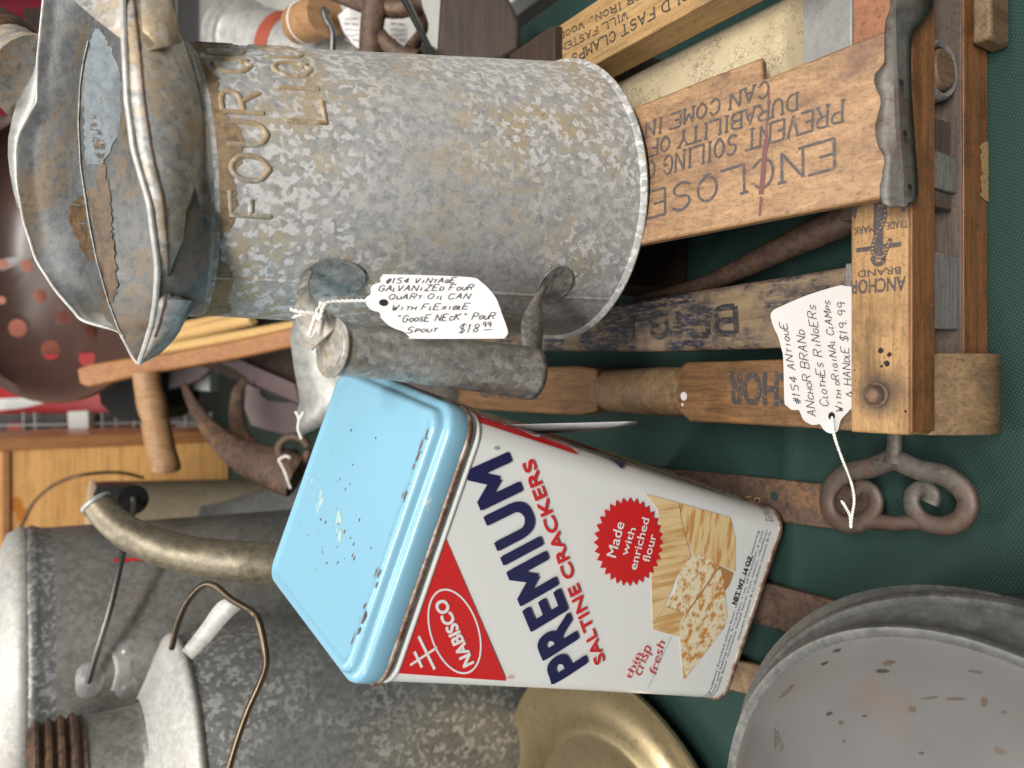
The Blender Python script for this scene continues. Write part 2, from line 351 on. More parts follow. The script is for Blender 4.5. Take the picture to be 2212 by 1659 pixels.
def m_blue_rail():
    t = NT('worn_blue_paint'); m = t.map((140, 22, 140)); n = t.noise(3.2, 9, .85, m); a = t.noise(16, 5, .7)
    g = t.noise(1.5, 6, .6, t.map((90, 6, 90))); c = t.mix(t.ramp(g, [(.3, 0), (.7, 1)]), (.13, .09, .055), (.24, .17, .10))
    mk = t.math('MULTIPLY', t.ramp(n, [(.45, 0), (.49, 1)]), t.ramp(a, [(.40, 0), (.52, 1)])); c = t.mix(mk, c, (.012, .016, .036)); return t.out(c, .6, 0, t.bump(n, .3, .0006))
M['bluerail'] = m_blue_rail()
def m_worn():
    t = NT('worn_black_stencil'); n = t.noise(3.2, 9, .85, t.map((140, 30, 140))); c = t.mix(t.ramp(n, [(.52, 0), (.58, 1)]), (.02, .02, .025), (.15, .11, .07)); return t.out(c, .6)
def m_cloth():
    t = NT('green_tablecloth'); w1 = t.n('ShaderNodeTexWave', wave_type='BANDS', bands_direction='X'); w2 = t.n('ShaderNodeTexWave', wave_type='BANDS', bands_direction='Y')
    for w in (w1, w2):
        t.t.links.new(t.map((1, 1, 1), (0, 0, .5)), w.inputs[0]); w.inputs['Scale'].default_value = 175; w.inputs['Distortion'].default_value = .6; w.inputs['Detail'].default_value = 1
    h = t.math('MULTIPLY', w1.outputs['Fac'], w2.outputs['Fac'])
    c = t.mix(t.ramp(h, [(.1, 0), (.7, 1)]), (.002, .016, .013), (.009, .055, .041)); c = t.mix(t.ramp(t.noise(9, 3), [(.3, 0), (.7, .35)]), c, (.006, .035, .027))
    c = t.mix(t.ramp(t.noise(420, 3, .8), [(.66, 0), (.74, .25)]), c, (.12, .2, .17))
    return t.out(c, .75, 0, t.bump(h, .5, .0006))
M['cloth'] = m_cloth()
def m_floor():
    t = NT('pale_concrete'); c = t.mix(t.ramp(t.noise(5, 7, .7), [(.35, 0), (.65, 1)]), (.42, .415, .38), (.55, .545, .51)); return t.out(c, .6)
M['floor'] = m_floor()
def m_brass():
    t = NT('dull_brass'); n = t.noise(35, 8, .75); c = t.mix(t.ramp(n, [(.45, 0), (.7, 1)]), (.52, .42, .25), (.28, .21, .11))
    c = t.mix(t.ramp(t.noise(160, 6, .8), [(.58, 0), (.66, .7)]), c, (.10, .06, .03)); return t.out(c, t.ramp(n, [(.3, .2), (.7, .5)]), .85, t.bump(t.noise(25, 3), .2, .002))
M['brass'] = m_brass()
def m_grey():
    t = NT('grey_enamel'); n = t.noise(14, 7, .7, dist=.6); mk = t.ramp(n, [(.635, 0), (.65, 1)])
    c = t.mix(t.ramp(t.noise(5, 5, .6), [(.3, 0), (.75, 1)]), (.15, .148, .145), (.088, .086, .083)); c = t.mix(t.ramp(t.noise(16, 6, .7), [(.52, 0), (.68, .6)]), c, (.15, .095, .065)); c = t.mix(mk, c, (.075, .07, .06))
    return t.out(c, t.ramp(t.noise(30, 6, .7), [(.3, .28), (.7, .5)]), 0, t.bump(mk, -.4, .001, t.bump(t.noise(7, 3), .25, .006)), spec=.35)
M['greyenamel'] = m_grey()
M['bowlrim'] = galv('bowl_rim_metal', (.14, .14, .135), (.075, .078, .075), (.2, .19, .17), .2, 0, .4, .4, .8)
def m_rope():
    t = NT('twisted_rope'); c = t.mix(t.ramp(t.noise(300, 4), [(.3, 0), (.7, 1)]), (.5, .3, .1), (.62, .42, .18)); return t.out(c, .8)
M['rope'] = m_rope()
def m_cracker(name, a, b, s1, lo, stretch=(1, 1, 1)):
    t = NT(name); n = t.noise(s1, 5, .6, t.map(stretch)); c = t.mix(t.ramp(n, [(lo, 0), (lo + .12, 1)]), a, b); return t.out(c, .3)
M['cracker'] = m_cracker('cracker_print', (.82, .72, .50), (.58, .27, .07), 190, .48)
M['stack'] = m_cracker('cracker_stack_print', (.76, .57, .30), (.60, .34, .13), 90, .45, (2.5, 1, .25))
M['stack2'] = m_cracker('cracker_side_print', (.76, .58, .29), (.58, .27, .09), 80, .5, (.5, .5, 3))
M['tanprint'] = plain('brown_print', (.45, .22, .08), .3)

# ================================================================ SETTING
# tablecloth sheet, gently uneven
TX0, TX1, TY0, TY1 = -1.6, .395, -.25, 2.45
mb = MB(); nx, ny = 420, 420; vs = []
def clz(x, y):
    return -.001 + .0012 * math.sin(x * 23 + 2 * math.sin(y * 6)) * math.sin(y * 17) - .0012 + .0026 * math.exp(-((y - .335 - .03 * x) / .006) ** 2) + .0024 * math.exp(-((x + .07) / .006) ** 2) + .002 * math.exp(-((y - .16 + .1 * x) / .007) ** 2) - .0012 * math.exp(-((x - .06 + .2 * y) / .01) ** 2)
for j in range(ny + 1):
    for i in range(nx + 1):
        x = TX0 + (TX1 - TX0) * i / nx; y = TY0 + (TY1 - TY0) * (j / ny) ** 1.35; vs.append((x, y, clz(x, y)))
mb.add(vs, [(j * (nx + 1) + i, j * (nx + 1) + i + 1, (j + 1) * (nx + 1) + i + 1, (j + 1) * (nx + 1) + i) for j in range(ny) for i in range(nx)])
tb = thing('table', 'long table under a dark green woven cloth, carrying all the old tools and tins', 'table', (0, 0, -.74))
mb.build('tablecloth', M['cloth'], tb, smooth=60)
mb = MB(); pts = []
for j in range(60):
    y = TY0 + (TY1 - TY0) * j / 59; w = .012 * math.sin(y * 22); pts.append([(TX1, y, clz(TX1, y)), (TX1 + .006 + w * .1, y, -.01), (TX1 + .012 + w * .6, y, -.12), (TX1 + .02 + w, y, -.3)])
mb.loft([list(map(V, p)) for p in pts], False); mb.build('cloth_drop', M['cloth'], tb, smooth=60)
MB().box(TX0 + .02, TX1 - .01, TY0 + .02, TY1 - .02, -.035, -.006).build('table_board', M['wooddark'], tb)
for lx in (-1.4, .3):
    for ly in (-.15, 2.3): MB().box(lx, lx + .05, ly, ly + .05, -.74, -.035).build('leg', M['wooddark'], tb)
f = MB().poly([(-8, -4, -.74), (8, -4, -.74), (8, 12, -.74), (-8, 12, -.74)]).build('floor', M['floor'], smooth=0, kind='structure')
t2 = thing('side_table', 'pale grey covered table top beside the green table, seen at the top edge', 'table', (.8, 1, -.74))
MB().box(.46, 1.5, .1, 2.6, -.06, -.03).build('table_top', M['floor'], t2, bevel=.004)
for lx in (.5, 1.4):
    for ly in (.15, 2.5): MB().box(lx, lx + .05, ly, ly + .05, -.74, -.06).build('leg', M['wooddark'], t2)

# ================================================================ CRACKER TIN
TM = Matrix(((.9444, .1755, .2781), (-.1641, .9844, -.0638), (-.285, .0146, .9584))); TO = V((-.1475, .4051, .0305)); TW, TD, TH = .1405, .1347, .2965
def tp(x, y, z): return TO + TM @ V((x, y, z))
tin = thing('cracker_tin', 'white cracker tin with light blue lid and red and navy printing, leaning sideways', 'tin', TO)
def rr(w, d, r, n=7):
    out = []
    for cx, cy, a0 in ((w / 2 - r, -d / 2 + r, -90), (w / 2 - r, d / 2 - r, 0), (-w / 2 + r, d / 2 - r, 90), (-w / 2 + r, -d / 2 + r, 180)):
        for k in range(n + 1):
            a = math.radians(a0 + 90 * k / n); out.append((cx + r * math.cos(a), cy + r * math.sin(a)))
    return out
def rloft(levels, w, d, r, c0, c1):
    mb = MB(); rings = [[tp(x, y, z) for x, y in rr(w + 2 * i, d + 2 * i, r + i)] for z, i in levels]
    mb.loft(rings, True, c0, c1); return mb
TR = .0138; LB = TH - .021
rloft([(.0045, 0), (.008, 0)] + [(.008 + (LB - .006) * k / 12, -.0006 * math.sin(math.pi * k / 12)) for k in range(1, 13)] + [(LB + .004, 0)], TW, TD, TR, True, True).build('body', M['tin'], tin, smooth=50)
rloft([(0, -.001), (0, .0008), (.0012, .0016), (.0035, .0016), (.0045, 0), (.0045, -.001)], TW, TD, TR, True, True).build('bottom_rim', M['rim'], tin, smooth=60)
lid = rloft([(LB + .0035, .0012), (LB + .005, .0016), (LB + .0125, .0016), (LB + .0142, .0008), (LB + .0150, -.0010), (LB + .0153, -.0022), (LB + .0162, -.0028), (LB + .0180, -.0030), (LB + .0198, -.0038), (LB + .0208, -.0055), (LB + .0209, -.0072), (LB + .0200, -.0086), (LB + .0196, -.0105)], TW, TD, TR, False, True).build('lid', M['blue'], tin, smooth=50)
rloft([(LB + .0012, .0012), (LB + .0010, .0020), (LB + .0020, .0025), (LB + .0032, .0022), (LB + .0038, .0012)], TW, TD, TR, False, False).build('lid_edge', M['rim'], tin, smooth=60)
rloft([(LB - .005, .0001), (LB - .0042, .0008), (LB - .0028, .0008), (LB - .0018, .0001)], TW, TD, TR, False, False).build('neck_bead', M['tin'], tin, smooth=60)
FP = Plane(tp(0, -TD / 2, 0), TM @ V((1, 0, 0)), TM @ V((0, 0, 1)))
def wrap(u, w, mode):
    r = TR; o_ = abs(u) - (w / 2 - r)
    if o_ <= 0: return u, 0.0, 0.0
    a = math.asin(min(.97, o_ / r)) if mode else min(1.5, o_ / r * 1.35)
    sg = 1 if u > 0 else -1
    return sg * ((w / 2 - r) + r * math.sin(a)), r * (1 - math.cos(a)), sg * a
def face_front(u, v, h=.0003):
    x, dp, a = wrap(u, TW, True); return tp(x + h * math.sin(a), -TD / 2 + dp - h * math.cos(a), v)
def face_right(u, v, h=.0003):
    y, dp, a = wrap(u * .985, TD, False); return tp(TW / 2 - dp + h * math.cos(a), y + h * math.sin(a), v)
SG = lambda cx, cy: (1042.3 + .3638 * cx, 1055.5 + .3638 * cy)      # crops used for measuring
FLAT = lambda u, v, h=0: V((u, v, h))
S2 = lambda cx, cy: (548.6 + .3638 * cx, 1055.5 + .3638 * cy)
SF = lambda cx, cy: (548.6 + .3638 * cx, 548.6 + .3638 * cy)
def clampuv(u, v): m = TW / 2 - .004; return (max(-m, min(m, u)), v)
def print_face(fm, lbl, full=True):
    ff = FLAT
    def fin(mb, name, mat):
        bm = bmesh.new(); vs = [bm.verts.new(q) for q in mb.v]
        for f_ in mb.f:
            try: bm.faces.new([vs[k] for k in f_])
            except ValueError: pass
        for k in range(6):
            for sg in (-1, 1):
                bmesh.ops.bisect_plane(bm, geom=bm.verts[:] + bm.edges[:] + bm.faces[:], plane_co=(sg * (TW / 2 - TR + TR * k / 6), 0, 0), plane_no=(1, 0, 0))
        out = MB(); bm.verts.index_update(); out.v = [fm(v.co.x, v.co.y, v.co.z) for v in bm.verts]; out.f = [[v.index for v in f_.verts] for f_ in bm.faces]; bm.free()
        return out.build(name, mat, tin, smooth=0)
    def pg(name, mat, pts, h):
        return fin(MB().poly([ff(*clampuv(*FP.uv(*q)), h) for q in pts]), name, mat)
    pg('logo_triangle', M['red'], [(961.5, 1159.9), (850.6, 1454.6), (1094.3, 1472)], .00025)
    mb = MB(); c = V(S2(1188, 845)); ma = V(S2(1270, 1095)) - V(S2(1106, 595)); ma = ma / 2; mi = V((ma.y, -ma.x)) * (145 / 262.)
    for k, (a, b) in enumerate(((1.0, .945),)):
        ring = lambda s_, sm: [c + ma * math.cos(t) * s_ + mi * math.sin(t) * sm for t in [2 * math.pi * j / 56 for j in range(56)]]
        o1 = [ff(*FP.uv(*q), .0005) for q in ring(1.0, 1.0)]; o2 = [ff(*FP.uv(*q), .0005) for q in ring(.955, .93)]; mb.loft([o1, o2], True)
    put_text(mb, FP, 'NABISCO', S2(1303, 1030), S2(1133, 650), S2(1238, 1062), .0005, .045, ff)
    for k, (a, b, w) in enumerate(((S2(1085, 940), S2(925, 1045), .0007), (S2(975, 875), S2(1070, 1070), .0007), (S2(950, 965), S2(995, 1058), .0007))):
        ribbon2d(mb, [FP.uv(*a), FP.uv(*b)], w, ff, .0005 + k * .00003)
    fin(mb, 'logo_lettering', M['whiteprint'])
    mb = MB(); put_text(mb, FP, 'PREMIUM', (1266, 1428), (1096, 981), (1190, 1478), .0005, .042, ff, 1.1); fin(mb, 'title_lettering', M['navy'])
    mb = MB(); put_text(mb, FP, 'SALTINE CRACKERS', SG(724, 1015), (1151, 990), SG(665, 1052), .0005, .03, ff)
    fin(mb, 'subtitle_lettering', M['red']); mb = MB()
    put_text(mb, FP, '®', S2(1545, 1128), S2(1537, 1108), S2(1518, 1128), .0005, 0, ff)
    fin(mb, 'registered_mark', M['red'])
    mb = MB(); put_text(mb, FP, '®', SF(1462, 1158), SF(1452, 1138), SF(1438, 1163), .0005, 0, ff); fin(mb, 'registered_mark', M['navy'])
    # cracker picture
    G = lambda L: [SG(*q) for q in L]
    pg('stack_picture', M['stack'], G([(965, 30), (1165, 85), (1180, 190), (1215, 330), (1240, 400), (1150, 520), (1085, 690), (1010, 810), (1000, 480), (1060, 300), (1040, 120)]), .0002)
    pg('stack_side_picture', M['stack2'], G([(1168, 86), (1470, 170), (1500, 300), (1500, 490), (1390, 450), (1250, 395), (1218, 325), (1183, 190)]), .00022)
    pg('stack_end_picture', M['stack'], G([(1010, 810), (1085, 700), (1200, 740), (1165, 800), (1175, 880), (1120, 865), (1010, 835)]), .00024)
    pg('gap_picture', M['tanprint'], G([(1395, 455), (1490, 500), (1465, 570), (1430, 620)]), .00026)  # brown gap printed beside the crackers
    pg('cracker_picture', M['cracker'], G([(1245, 408), (1285, 395), (1330, 410), (1385, 440), (1402, 462), (1300, 610), (1210, 742), (1085, 695), (1140, 610), (1160, 520), (1210, 430)]), .0003)
    pg('cracker_picture', M['cracker'], G([(1410, 475), (1432, 560), (1450, 770), (1430, 830), (1200, 1130), (1188, 1132), (1175, 950), (1165, 810), (1210, 732), (1300, 615)]), .00036)
    mb = MB()
    ribbon2d(mb, [FP.uv(*SG(*q)) for q in ((1402, 462), (1305, 605), (1208, 740))], .0008, ff, .0004)
    for k, q in enumerate(((1250, 440), (1290, 500), (1340, 470), (1210, 510), (1190, 570), (1250, 590), (1150, 640), (1200, 640), (1380, 560), (1350, 640), (1300, 700), (1390, 680), (1260, 790), (1340, 810), (1400, 780), (1230, 880), (1290, 910), (1350, 880), (1220, 980), (1270, 1010))):
        u, v = FP.uv(*SG(*q)); mb.poly([ff(u + .0006 * math.cos(a), v + .0006 * math.sin(a), .00045) for a in (0, 1.05, 2.1, 3.14, 4.2, 5.2)])
    fin(mb, 'cracker_holes', M['tanprint'])
    # starburst
    c = FP.uv(*SG(872, 318)); ex = FP.uv(*SG(872 + 200, 318)); r0 = abs(V(ex) .x - c[0]) ; r0 = (V(ex) - V(c)).length
    c2 = V(FP.uv(*SG(872, 318 + 262))) - V(c); c1 = V(FP.uv(*SG(872 + 200, 318))) - V(c)
    pts = []
    for k in range(64):
        a = 2 * math.pi * k / 64; s_ = 1.0 if k % 2 == 0 else .87; q = V(c) + (c1 * math.cos(a) + c2 * math.sin(a)) * s_; pts.append(ff(q.x, q.y, .0005))
    fin(MB().poly(pts), 'starburst', M['red'])
    mb = MB()
    put_text(mb, FP, 'Made', SG(785, 408), SG(838, 204), SG(728, 392), .0008, .012, ff)
    put_text(mb, FP, 'with', SG(853, 396), SG(905, 236), SG(813, 386), .0008, .012, ff)
    put_text(mb, FP, 'enriched', SG(908, 480), SG(985, 178), SG(862, 470), .0008, .012, ff)
    put_text(mb, FP, 'flour', SG(985, 434), SG(1028, 275), SG(940, 424), .0008, .012, ff)
    fin(mb, 'starburst_lettering', M['whiteprint'])
    mb = MB(); put_text(mb, FP, 'NET WT. 14 OZ.', SG(1503, 687), SG(1602, 400), SG(1474, 680), .0005, .02, ff); fin(mb, 'weight_lettering', M['blacktext'])
    mb = MB()
    for a, b, cc in (((875, 1135), (940, 985), (838, 1112)), ):
        put_text(mb, FP, 'thin', SG(*a), SG(*b), SG(*cc), .0005, -.006, ff)
    put_text(mb, FP, 'crisp', SG(935, 1115), SG(1000, 945), SG(893, 1090), .0005, -.006, ff)
    put_text(mb, FP, 'fresh', SG(1025, 1110), SG(1080, 915), SG(980, 1085), .0005, -.006, ff)
    fin(mb, 'script_lettering', M['red'])
    mb = MB(); ribbon2d(mb, [FP.uv(*SG(1115, 880)), FP.uv(*SG(1070, 975)), FP.uv(*SG(980, 1185))], .00012, ff, .0006)
    fin(mb, 'scratch', M['blacktext'])
    mb = MB()
    for k, (L, st, en) in enumerate((('Ingredients: Enriched wheat flour, shortening, salt and leavening', (1340, 1250), (1640, 250)), ('(yeast and baking soda). 9 crackers, 1 oz. of Premium, 2 each', (1360, 1250), (1665, 250)), ('provide flour nutrients listed here: iron, niacin, riboflavin', (1380, 1245), (1690, 245)), ('thiamine (vitamin B-1) riboflavin (vitamin B-2)', (1520, 900), (1708, 260)))):
        put_text(mb, FP, L, SG(*st), SG(*en), (SG(*st)[0] - 5, SG(*st)[1] - 1), .0005, 0, ff)
    fin(mb, 'small_lettering', M['inkblue'])
print_face(face_front, 'front'); print_face(face_right, 'side')
# dents and chips on the lid (rust flakes along the ridge)
mb = MB(); rnd = random.Random(3)
for k in range(84):
    if k < 34: x, y = rnd.choice((-.045, -.03, -.018, .012, .04, .05)) + rnd.gauss(0, .006), -TD / 2 + .0068 + rnd.uniform(-.0022, .0022)
    elif k < 56: x, y = rnd.gauss(-.02, .012), rnd.gauss(-.01, .012)
    else: x, y = rnd.uniform(-.05, .05), rnd.uniform(-.045, .045)
    s_ = rnd.choice((.0002, .0003, .0003, .0006, .0009)); el = rnd.uniform(1.5, 5) if k < 34 else rnd.uniform(.6, 2.2)
    mb.poly([tp(x + s_ * el * math.cos(a) * rnd.uniform(.5, 1.2), y + s_ * math.sin(a) * rnd.uniform(.5, 1.2), LB + (.0211 if y < -.055 else .0198)) for a in [j * .9 for j in range(7)]])
lp = MB(); rl = random.Random(21)
for k in range(9):
    cx, cy = rl.gauss(.0, .0035), rl.gauss(0, .0025); rr0 = rl.uniform(.0008, .0022)
    lp.poly([tp(-.012 + cx + rr0 * 1.6 * math.cos(a) * rl.uniform(.6, 1.2), -.004 + cy + cx * .8 + rr0 * math.sin(a) * rl.uniform(.5, 1.2), LB + .0197 + k * .00002) for a in [j * .6 for j in range(10)]])
lp.build('yellowed_patch', plain('yellowed_lacquer', (.36, .50, .46), .5, 0, .3, 300), tin, smooth=0, kind='stuff')
mb.build('rust_chips', plain('brown_rust_flake', (.15, .075, .045), .6, 0, .5, 500), tin, smooth=0, kind='stuff')

# ================================================================ OIL CAN
CB = V((.1268, .4179, .1464)); CT = V((.1048, .4195, .3916)); RB, RTOP = .0929, .0683
axis = (CT - CB).normalized(); HC = (CT - CB).length
can = thing('oil_can', 'galvanised oil can embossed FOUR QUARTS with open pouring hood, standing on the wooden wringer', 'oil can', CB)
ce = (V((1, 0, 0)) - axis * axis.x).normalized(); cg = axis.cross(ce)
def rad(h): return RB + (RTOP - RB) * h / HC
def cp(ang, h, off=0): # ang measured from facing camera (-Y), positive to the picture's upright right
    d = -cg * math.cos(ang) + ce * math.sin(ang); return CB + axis * h + d * (rad(h) + off)
prof = [(0.0001, .003), (RB * .9, .003), (RB * .965, .0), (RB + .0016, .0005), (RB + .0022, .002), (RB + .0014, .0035), (RB - .0002, .005)]
prof = [(RB + .0016, .0005)] and prof
hs = [k / 60 * (HC - .012) + .005 for k in range(61)]
prof += [(rad(h) , h) for h in hs] + [(rad(HC) + .0012, HC - .004), (rad(HC) + .0004, HC), (rad(HC) - .004, HC + .002)]
MB().lathe(CB, prof, 128, axis).build('body', M['galv'], can, smooth=40)
# seam down the body, left of front
def surf_strip(ang0, ang1, h0, h1, off, n=24):
    return [[cp(ang0 + (ang1 - ang0) * j / 3, h0 + (h1 - h0) * i / n, off if j in (1, 2) else -.0002) for j in range(4)] for i in range(n + 1)]
MB().loft(surf_strip(-.92, -.885, .004, HC - .004, .0007), False).build('seam', M['galv'], can, smooth=60)
# embossed lettering: raised rounded strokes following the cone
M['emb'] = galv('rusty_embossing', (.40, .37, .31), (.20, .17, .13), (.40, .28, .14), 1.5, .4, .1, .55, 1.5)
def emboss(name, txt, ang_c, h_base, size, width, rtube, sp=1.0):
    st, xm = strokes(txt); mb = MB()
    for q in st:
        pts = [cp(ang_c + (x - .5) * width, h_base + y * size, -.0008) for x, y in q]
        dense = []
        for a, b in zip(pts, pts[1:]):
            for k in range(3): dense.append(a.lerp(b, k / 3))
        dense.append(pts[-1]); mb.tube(dense, rtube, 8, 0)
    return mb.build(name, M['emb'], can, smooth=80)
def cone_at(x, y):   # angle and height of the cone point seen at a picture point
    r = ray(x, y); best = None
    for k in range(2000):
        p = CAM + r * (.25 + k * .0002); q = p - CB; h = q.dot(axis); rad_ = (q - axis * h).length
        if 0 <= h <= HC and rad_ <= rad(h):
            return math.atan2(q.dot(ce), -q.dot(cg)), h
    return None
aF = cone_at(600, 465); aR = cone_at(575, 215)
print('emboss', aF, aR)
aL = cone_at(550, 466)[0]; aO = cone_at(550, 362)[0]; wA = (aO - aL) / .134
emboss('embossed_lettering', 'FOUR QUARTS', aL + wA / 2, cone_at(585, 400)[1], cone_at(497, 400)[1] - cone_at(585, 400)[1], wA, .0017)
aL = cone_at(640, 262)[0]; wB = wA * .5
emboss('embossed_lettering', 'LIQUID', aL + wB / 2, cone_at(690, 200)[1], cone_at(605, 200)[1] - cone_at(690, 200)[1], wB, .0017)
rr_ = random.Random(4); top_ = []; low_ = []
wv = [rr_.uniform(0, 6.28) for _ in range(6)]
for k in range(181):
    a = -2.2 + 4.4 * k / 180; hh = HC - .011 - .004 * math.sin(a * 5 + wv[0]) - .002 * math.sin(a * 13 + wv[1]) - rr_.uniform(0, .0022)
    low_.append(cp(a, hh, .00025)); top_.append(cp(a, HC - .0045, .0004))
MB().loft([low_, top_], False).build('rust_ring', galv('rusty_tan_dirt', (.30, .22, .13), (.15, .10, .06), (.36, .25, .13), .8, 0, .1, .65, 1.3), can, smooth=60)
# collar bead
MB().lathe(CT - axis * .001, [(RTOP + .0002, -.004), (RTOP + .0012, -.002), (RTOP + .0012, 0), (RTOP + .0005, .003)], 96, axis).build('collar_bead', M['galv_hood'], can, smooth=60)
# hood: a scoop with near wall, inside floor with crease, far wall and pouring tip
def itab(tab, y):
    if y >= tab[0][0]: return tab[0][1]
    for (a, va), (b, vb) in zip(tab, tab[1:]):
        if b <= y <= a: t = (a - y) / (a - b); return va + (vb - va) * t
    return tab[-1][1] + (tab[-1][1] - tab[-2][1]) / (tab[-1][0] - tab[-2][0]) * (y - tab[-1][0])
near = [(785, 301), (750, 313), (698, 329), (647, 337), (579, 341), (500, 331), (436, 322), (327, 290), (218, 275), (91, 269), (-100, 262)]
skirt = [(785, 304), (762, 349), (722, 384), (650, 420), (600, 433), (509, 443), (430, 447), (327, 446), (220, 432), (150, 415), (95, 396), (-20, 350)]
crease = [(785, 299), (750, 285), (712, 258), (647, 234), (560, 210), (480, 194), (361, 176), (268, 171), (178, 175), (125, 184), (51, 202), (-100, 225)]
far = [(785, 298), (770, 286), (730, 266), (712, 252), (700, 200), (690, 176), (631, 123), (563, 79), (480, 52), (401, 38), (330, 35), (297, 39), (247, 64), (220, 80), (125, 82), (54, 89), (-100, 105)]
Yn = [(785, .402), (700, .378), (600, .356), (450, .342), (300, .338), (100, .345), (-100, .37)]
Yc = [(785, .405), (700, .425), (560, .445), (300, .452), (100, .45), (-100, .44)]
Yf = [(785, .407), (712, .435), (600, .475), (400, .498), (200, .492), (0, .48), (-100, .47)]
cols = [785, 778, 765, 745, 728, 714, 702, 690, 672, 650, 625, 595, 560, 520, 480, 440, 400, 360, 320, 290, 262, 240, 220, 190, 160, 125, 90, 54, 20, -20, -60, -100]
outer = []; inner = []
for y in cols:
    pn = HY(itab(near, y), y, itab(Yn, y)); sx = itab(skirt, y)
    X = pn.x; dx = X - CT.x; ys = CT.y - math.sqrt(max(RTOP ** 2 - dx * dx, 1e-7)) if abs(dx) < RTOP else CT.y - .002
    ys = max(min(ys, itab(Yn, y) + .006), itab(Yn, y) - .004) if y > 640 else ys
    ps = HY(sx, y, ys); mid = pn.lerp(ps, .5) + V((0, -.006 if y < 740 else -.001, 0))
    m1 = pn.lerp(ps, .22) + V((0, -.0045, -.0)) if y < 775 else pn.lerp(ps, .22)
    m3 = pn.lerp(ps, .8) + V((0, -.003 if y < 740 else 0, 0))
    outer.append([pn, m1, mid, m3, ps])
    c_ = HY(itab(crease, y), y, itab(Yc, y)); f_ = HY(itab(far, y), y, itab(Yf, y))
    s_ = min(1, max(0, (785 - y) / 160))
    dip = pn + V((0, .008, -.022)) * s_; dip2 = pn.lerp(c_, .5) + V((0, 0, -.030)) * s_; dip3 = pn.lerp(c_, .85) + V((0, 0, -.014)) * s_
    w1 = c_.lerp(f_, .3) + V((0, .007, -.002)) * s_; w2 = c_.lerp(f_, .7) + V((0, .005, -.0005)) * s_
    inner.append([pn, dip, dip2, dip3, c_, w1, w2, f_])
MB().loft(outer, False).build('hood_near_wall', M['galv_hood'], can, smooth=70, solid=.0007)
MB().loft(inner, False).build('hood_inside', M['galv_in_shade'], can, smooth=30, solid=.0007)
mb = MB(); mb.tube([r[0] for r in outer], .0013, 8, 3); mb.tube([r[-1] for r in inner], .0009, 8, 3); mb.build('hood_rolled_edge', M['galv_light'], can)
mb = MB(); mb.tube([r[0].lerp(r[1], .9) + V((0, -.0003, .0)) for r in outer[4:]], .0006, 8, 3); mb.build('hood_fold', M['rust'], can)
# flange behind the far edge, lit pale
fl = []
for (x1, y1), (x0, y0) in zip([(80, 119), (57, 167), (40, 208), (28, 253), (19, 298), (18, 335), (22, 372), (30, 415), (40, 450)], [(82, 125), (81, 180), (80, 218), (64, 247), (39, 297), (35, 335), (36, 372), (40, 410), (44, 450)]):
    fl.append([HY(x0, y0, itab(Yf, y0) + .001), HY((x0 + x1) / 2, (y0 + y1) / 2, itab(Yf, y0) + .006), HY(x1, y1, itab(Yf, y0) + .010)])
MB().loft(fl, False).build('hood_back_flange', M['silver'], can, smooth=60, solid=.0006)
# raised seam along the crease
mb = MB(); mb.tube([r[4] + V((0, -.0006, .0004)) for r in inner[4:27]], .00045, 8, 3); mb.build('hood_seam', M['galv_grip'], can, smooth=80)
# patch of rust stain: long flat flake inside
from mathutils.bvhtree import BVHTree
_mb = MB(); _mb.loft(inner, False); _bv = BVHTree.FromPolygons([tuple(q) for q in _mb.v], [tuple(q) for q in _mb.f])
def on_inside(x, y, off=.0009):
    r = ray(x, y).normalized(); h = _bv.ray_cast(CAM, r); return h[0] - r * off if h[0] else None
_off = [.0005]
rs = random.Random(11)
def stain(tab):
    rows = []
    for (y0, l0, r0), (y1, l1, r1) in zip(tab, tab[1:]):
        for k in range(6):
            t_ = k / 6; y = y0 + (y1 - y0) * t_; l = l0 + (l1 - l0) * t_ + rs.uniform(-3, 3); r = r0 + (r1 - r0) * t_ + rs.uniform(-3.5, 3.5)
            row = [on_inside(l + (r - l) * u / 5, y) for u in range(6)]
            if all(row): rows.append(row)
    return rows
M['polished'] = galv('bare_bluish_metal', (.15, .18, .20), (.085, .10, .115), (.09, .06, .035), .5, 0, .45, .36, .8)
MB().loft(stain([(62, 204, 214), (90, 196, 232), (130, 188, 252), (180, 181, 262), (240, 180, 262), (290, 182, 256), (330, 184, 236), (360, 186, 214)]), False).build('polished_strip', M['polished'], can, smooth=60)
MB().loft(stain([(248, 200, 206), (275, 196, 214), (300, 200, 226), (330, 204, 228), (345, 214, 222), (352, 212, 218)]), False).build('rust_stain', M['stain'], can, smooth=60)
MB().loft(stain([(352, 214, 226), (400, 206, 232), (420, 180, 236), (440, 150, 238), (470, 148, 240), (500, 158, 242), (540, 176, 246), (580, 195, 250), (620, 200, 254), (640, 220, 250), (655, 232, 240)]), False).build('rust_stain', M['stain'], can, smooth=60)
# cover plate over the right side of the hood
pA = HY(150, -8, .405); pB = HY(276, 95, .352); pC = HY(305, 113, .344); pD = HY(393, 93, .352); pE = HY(352, -12, .36)
mb = MB(); mb.loft([[pA, HY(205, 40, .378), pB, pC], [HY(200, -60, .41), HY(262, -20, .375), HY(330, 50, .345), HY(372, 98, .343)], [HY(220, -100, .41), HY(290, -80, .38), HY(360, -40, .35), pD]], False)
mb.build('hood_cover', M['galv_hood'], can, smooth=60, solid=.0008)
